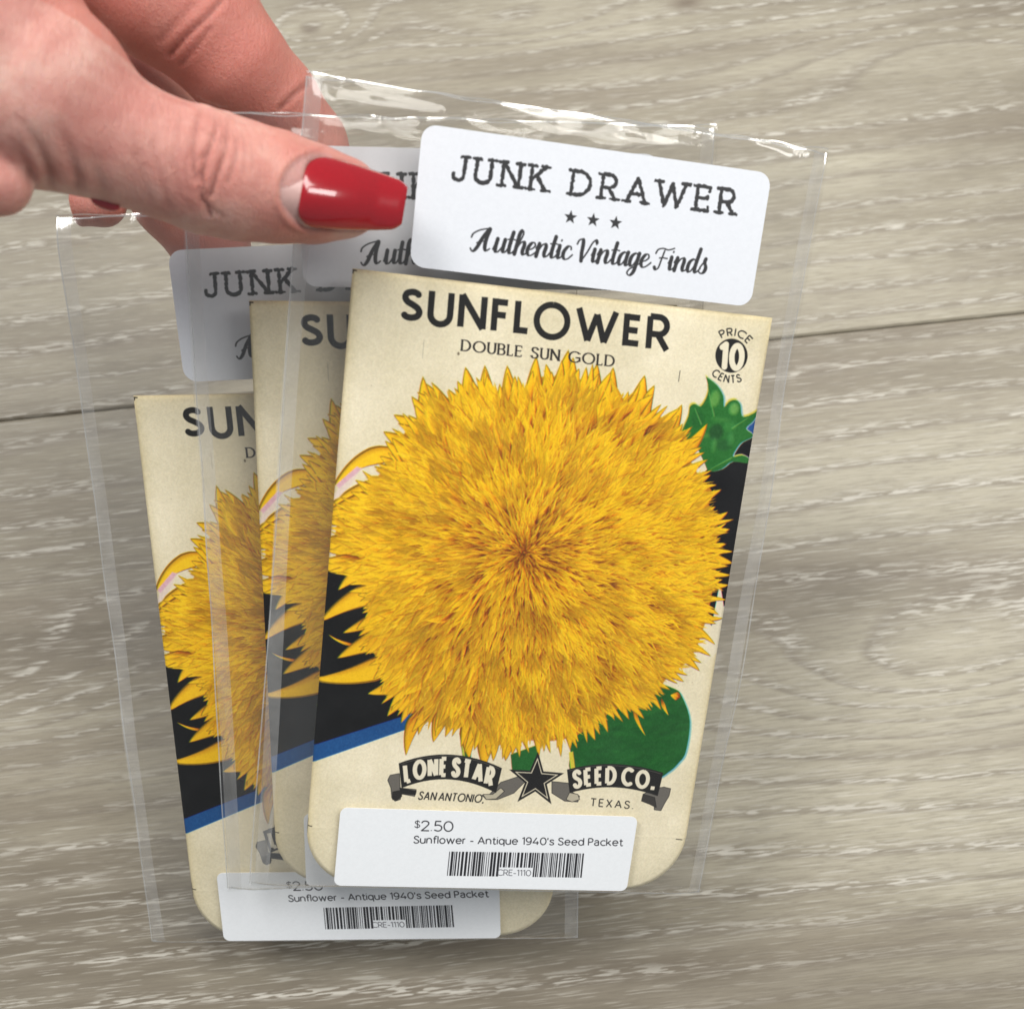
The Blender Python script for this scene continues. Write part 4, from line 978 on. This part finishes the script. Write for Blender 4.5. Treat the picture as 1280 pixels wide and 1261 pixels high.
TH_CR = [([(252, 132), (247, 150), (243, 175), (240, 200), (246, 225)], 3.2, .42), ([(268, 136), (270, 155), (266, 175), (256, 200), (252, 225), (254, 250), (262, 268)], 3.2, .50), ([(284, 148), (284, 165), (281, 188), (272, 215), (262, 245)], 3.0, .42),
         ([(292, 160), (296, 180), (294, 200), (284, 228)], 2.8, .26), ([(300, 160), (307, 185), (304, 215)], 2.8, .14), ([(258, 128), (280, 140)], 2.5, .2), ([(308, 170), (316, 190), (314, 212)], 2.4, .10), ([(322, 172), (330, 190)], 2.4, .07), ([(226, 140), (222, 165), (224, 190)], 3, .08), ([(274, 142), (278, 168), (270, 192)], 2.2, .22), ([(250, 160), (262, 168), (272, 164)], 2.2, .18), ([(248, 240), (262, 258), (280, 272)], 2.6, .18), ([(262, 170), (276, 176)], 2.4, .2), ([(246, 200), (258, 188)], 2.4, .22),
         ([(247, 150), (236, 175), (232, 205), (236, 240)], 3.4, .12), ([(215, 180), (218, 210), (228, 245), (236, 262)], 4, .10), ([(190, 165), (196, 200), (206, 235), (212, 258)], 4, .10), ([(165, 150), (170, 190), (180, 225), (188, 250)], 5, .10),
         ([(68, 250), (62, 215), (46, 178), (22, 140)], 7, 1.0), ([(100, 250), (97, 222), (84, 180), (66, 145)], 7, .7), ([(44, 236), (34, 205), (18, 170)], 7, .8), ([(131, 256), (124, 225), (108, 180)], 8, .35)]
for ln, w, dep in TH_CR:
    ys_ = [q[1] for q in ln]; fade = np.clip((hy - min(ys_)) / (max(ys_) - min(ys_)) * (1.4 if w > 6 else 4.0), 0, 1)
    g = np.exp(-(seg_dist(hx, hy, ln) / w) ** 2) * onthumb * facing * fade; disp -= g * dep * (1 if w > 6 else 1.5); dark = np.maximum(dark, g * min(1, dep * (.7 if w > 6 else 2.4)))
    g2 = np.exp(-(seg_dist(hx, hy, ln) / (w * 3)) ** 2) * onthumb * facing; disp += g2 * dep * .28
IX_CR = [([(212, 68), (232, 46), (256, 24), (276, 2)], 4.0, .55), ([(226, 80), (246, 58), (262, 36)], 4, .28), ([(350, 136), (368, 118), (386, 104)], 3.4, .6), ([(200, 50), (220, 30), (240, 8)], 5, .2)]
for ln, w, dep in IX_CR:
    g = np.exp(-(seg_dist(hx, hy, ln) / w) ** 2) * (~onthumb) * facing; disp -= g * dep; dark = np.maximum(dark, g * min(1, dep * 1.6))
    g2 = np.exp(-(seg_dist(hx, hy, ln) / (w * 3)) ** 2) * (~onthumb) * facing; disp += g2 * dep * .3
# a recessed seat under the thumb nail, skin folded round its root
NA, NB = np.array([378., 236.]), np.array([506., 259.])
nax = (NB - NA) / np.linalg.norm(NB - NA); nno = np.array([-nax[1], nax[0]])
ns = (hx - NA[0]) * nax[0] + (hy - NA[1]) * nax[1]; nc = (hx - NA[0]) * nno[0] + (hy - NA[1]) * nno[1]
rootd = np.hypot((ns - 22) / 52, nc / 50)
fold = np.exp(-((rootd - 1.06) / .07) ** 2) * (ns < 15) * onthumb * facing
inside = np.clip((1.0 - rootd) / .06, 0, 1) * (ns < 30) * onthumb * facing
disp += fold * .38 - inside * .25
sN = np.clip(ns / 130, 0, 1); kN = .5 + .5 * np.sqrt(1 - (1 - np.minimum(1, sN / .20)) ** 2.2)
upN = (46 - 17 * sN ** 1.8) * kN; dnN = (46 - 17 * sN ** 1.8) * kN
foot = np.clip(np.minimum(nc + upN, dnN - nc) / 4 + .6, 0, 1) * np.clip(ns / 4, 0, 1) * onthumb * (HN[:, 2] > .05)
disp -= foot * 1.15
HV = HV + HN * disp[:, None]
skin_me = bpy.data.meshes.new('hand')
skin_me.vertices.add(len(HV)); skin_me.vertices.foreach_set('co', HV.astype(np.float32).ravel())
skin_me.loops.add(len(HF) * 4); skin_me.loops.foreach_set('vertex_index', HF.astype(np.int32).ravel())
skin_me.polygons.add(len(HF)); skin_me.polygons.foreach_set('loop_start', np.arange(0, len(HF) * 4, 4, dtype=np.int32)); skin_me.polygons.foreach_set('loop_total', np.full(len(HF), 4, np.int32))
skin_me.update(calc_edges=True); skin_me.validate()
skin_me.polygons.foreach_set('use_smooth', np.ones(len(skin_me.polygons), bool))
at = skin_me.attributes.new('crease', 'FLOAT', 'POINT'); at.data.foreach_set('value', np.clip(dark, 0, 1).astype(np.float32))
flush = (~onthumb) * .85 + .55 * np.exp(-((hx - 360) / 60) ** 2) * onthumb + .3 * np.exp(-(((hx - 270) / 40) ** 2 + ((hy - 220) / 60) ** 2)) * onthumb
at = skin_me.attributes.new('flush', 'FLOAT', 'POINT'); at.data.foreach_set('value', np.clip(flush, 0, 1).astype(np.float32))
bare = inside
at = skin_me.attributes.new('bare', 'FLOAT', 'POINT'); at.data.foreach_set('value', np.clip(bare, 0, 1).astype(np.float32))
def skin():
    t = NT('skin'); co = t.n('ShaderNodeTexCoord').outputs['Object']
    fl = t.n('ShaderNodeAttribute', attribute_name='flush').outputs['Fac']; cr = t.n('ShaderNodeAttribute', attribute_name='crease').outputs['Fac']; ba = t.n('ShaderNodeAttribute', attribute_name='bare').outputs['Fac']
    n1 = t.noise(co, .09, 4, .55, .4); n2 = t.noise(co, .5, 4, .6)
    base = t.ramp(n1, [(.36, (.58, .25, .21)), (.5, (.68, .35, .295)), (.64, (.75, .46, .39))])
    base = t.mix(t.math('MULTIPLY', fl, .85), base, (.58, .185, .14))
    base = t.mix(t.math('MULTIPLY', t.ramp(n2, [(.4, (0, 0, 0)), (.66, (1, 1, 1))]), .32), base, (.56, .21, .175))
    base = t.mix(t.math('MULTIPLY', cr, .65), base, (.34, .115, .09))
    base = t.mix(t.math('MULTIPLY', ba, .5), base, (.62, .38, .36))
    t.l(base, t.b.inputs['Base Color'])
    t.b.inputs['Roughness'].default_value = .47; t.b.inputs['Specular IOR Level'].default_value = .42
    t.b.inputs['Subsurface Weight'].default_value = .35; t.b.inputs['Subsurface Radius'].default_value = (1.0, .35, .18); t.b.inputs['Subsurface Scale'].default_value = .0022
    mp = t.n('ShaderNodeMapping'); mp.inputs['Rotation'].default_value = (0, 0, R_(20)); mp.inputs['Scale'].default_value = (1.0, .22, .6); t.l(co, mp.inputs[0])
    w1 = t.noise(mp.outputs[0], 1.9, 4, .62, .3)
    vo = t.n('ShaderNodeTexVoronoi', feature='DISTANCE_TO_EDGE', i_Scale=1.7); t.l(co, vo.inputs['Vector'])
    ve = t.ramp(vo.outputs['Distance'], [(0, (0, 0, 0)), (.12, (1, 1, 1))])
    h = t.math('ADD', t.math('MULTIPLY', w1, .8), t.math('ADD', t.math('MULTIPLY', ve, .10), t.math('MULTIPLY', t.noise(co, 3.2, 3, .65), .42)))
    bp = t.n('ShaderNodeBump', i_Strength=.8, i_Distance=.00045); t.l(h, bp.inputs['Height']); t.l(bp.outputs[0], t.b.inputs['Normal'])
    return t.m
skin_me.materials.append(skin())
hand = link('hand', skin_me); hand.matrix_world = Matrix.Scale(MM, 4) @ CAMW
tag(hand, 'hand with red manicured nails reaching in from the left to pinch the three sleeves', 'hand')
M_POLISH = plain('red_nail_polish', (.34, .003, .010), .2, Coat_Weight=1.0, Coat_Roughness=.035)
M_BARE = plain('bare_nail', (.58, .36, .33), .38)
def nail_mesh(name, p0, p1, d0, d1, prof, sag, mat, th=.45, lift=0.0, dfun=None):
    """curved plate along the line p0-p1 (photo px) at depths d0-d1; prof(s) gives its lower and upper edge in px; sag = sideways curl (mm)"""
    a = np.array(p0, float); b = np.array(p1, float); ax = (b - a) / np.linalg.norm(b - a); no = np.array([-ax[1], ax[0]]); L = np.linalg.norm(b - a)
    V = []; n, m = 44, 26
    ss = [.5 - .5 * math.cos(math.pi * i / n) for i in range(n + 1)]
    for lay in (0, 1):
        for s in ss:
            w0, w1 = prof(s)
            for j in range(m + 1):
                q = -1 + 2 * j / m; c = (w0 + (w1 - w0) * (q + 1) / 2)
                full = max(abs(prof(.45)[0]), prof(.45)[1])
                x, y = a + ax * L * s + no * c
                edge = .18 * (max(0, abs(q) - .82) / .18) ** 2 + .22 * (max(0, s - .94) / .06) ** 2 + .18 * (max(0, .06 - s) / .06) ** 2
                d = (dfun(s) if dfun else d0 + (d1 - d0) * s) + sag * (c / full) ** 2 - lift + (edge if lay == 0 else th)
                V.append(Cc(x, y, d))
    F = []; o = (n + 1) * (m + 1)
    for i in range(n):
        for j in range(m):
            k = i * (m + 1) + j
            F.append((k, k + m + 1, k + m + 2, k + 1)); F.append((o + k, o + k + 1, o + k + m + 2, o + k + m + 1))
    per = [j for j in range(m + 1)] + [i * (m + 1) + m for i in range(1, n + 1)] + [n * (m + 1) + j for j in range(m - 1, -1, -1)] + [i * (m + 1) for i in range(n - 1, 0, -1)]
    for u, v in zip(per, per[1:] + per[:1]): F.append((u, v, o + v, o + u))
    me = mesh_from(name, V, F, mat, True)
    bm = bmesh.new(); bm.from_mesh(me); bmesh.ops.recalc_face_normals(bm, faces=bm.faces); bm.to_mesh(me); bm.free()
    return me
def thumb_prof(s):
    k = 1 - (1 - min(1, s / .20)) ** 2.2; k = .5 + .5 * math.sqrt(max(0, k))
    up = (46 - 17 * s ** 1.8) * k; dn = (46 - 17 * s ** 1.8) * k
    if s > .9: q = (s - .9) / .1; up *= 1 - .16 * q * q; dn *= 1 - .20 * q * q
    return -up, dn
dn_ = lambda x, y: float(np.min(hd[(np.abs(hx - x) < 3) & (np.abs(hy - y) < 3)], initial=400))
dA, dB = dn_(392, 240), dn_(440, 247)
sm = np.array([dn_(377 + 129 * q, 237 + 21 * q) for q in np.linspace(.05, .72, 14)])
cf = np.polyfit(np.linspace(.05, .72, 14), sm, 2)
off = max(np.polyval(cf, np.linspace(.05, .72, 14)) - sm)
thumb_d = lambda s: float(np.polyval(cf, min(s, .72))) - off - .35 + max(0, s - .72) * float(np.polyval(np.polyder(cf), .72)) * .75
n1_ = link('fingernail', nail_mesh('fingernail', (377, 237), (506, 258), 0, 0, thumb_prof, 2.5, M_POLISH, .6, 0, thumb_d), hand); n1_['label'] = 'long glossy red thumbnail with a blunt tip'
def bare_prof(s):
    k = math.sqrt(max(0.02, 1 - (1 - min(1, s / .8)) ** 2)); return -43 * k, 45 * k
dC = dn_(352, 236)
link('nail_bed', nail_mesh('nail_bed', (347, 232), (400, 241), dC - .05, dA - .20, bare_prof, 3.0, M_BARE, .4), hand)
dR = dn_(136, 256)
def ring_prof(s): k = math.sqrt(max(0.03, 1 - (2 * s - 1) ** 2 * .9)); return -12 * k, 10 * k
n2_ = link('fingernail', nail_mesh('fingernail', (114, 246), (150, 259), dR - .7, dR + .3, ring_prof, 1.4, M_POLISH, .5), hand); n2_['label'] = 'red nail peeping out below the thumb'
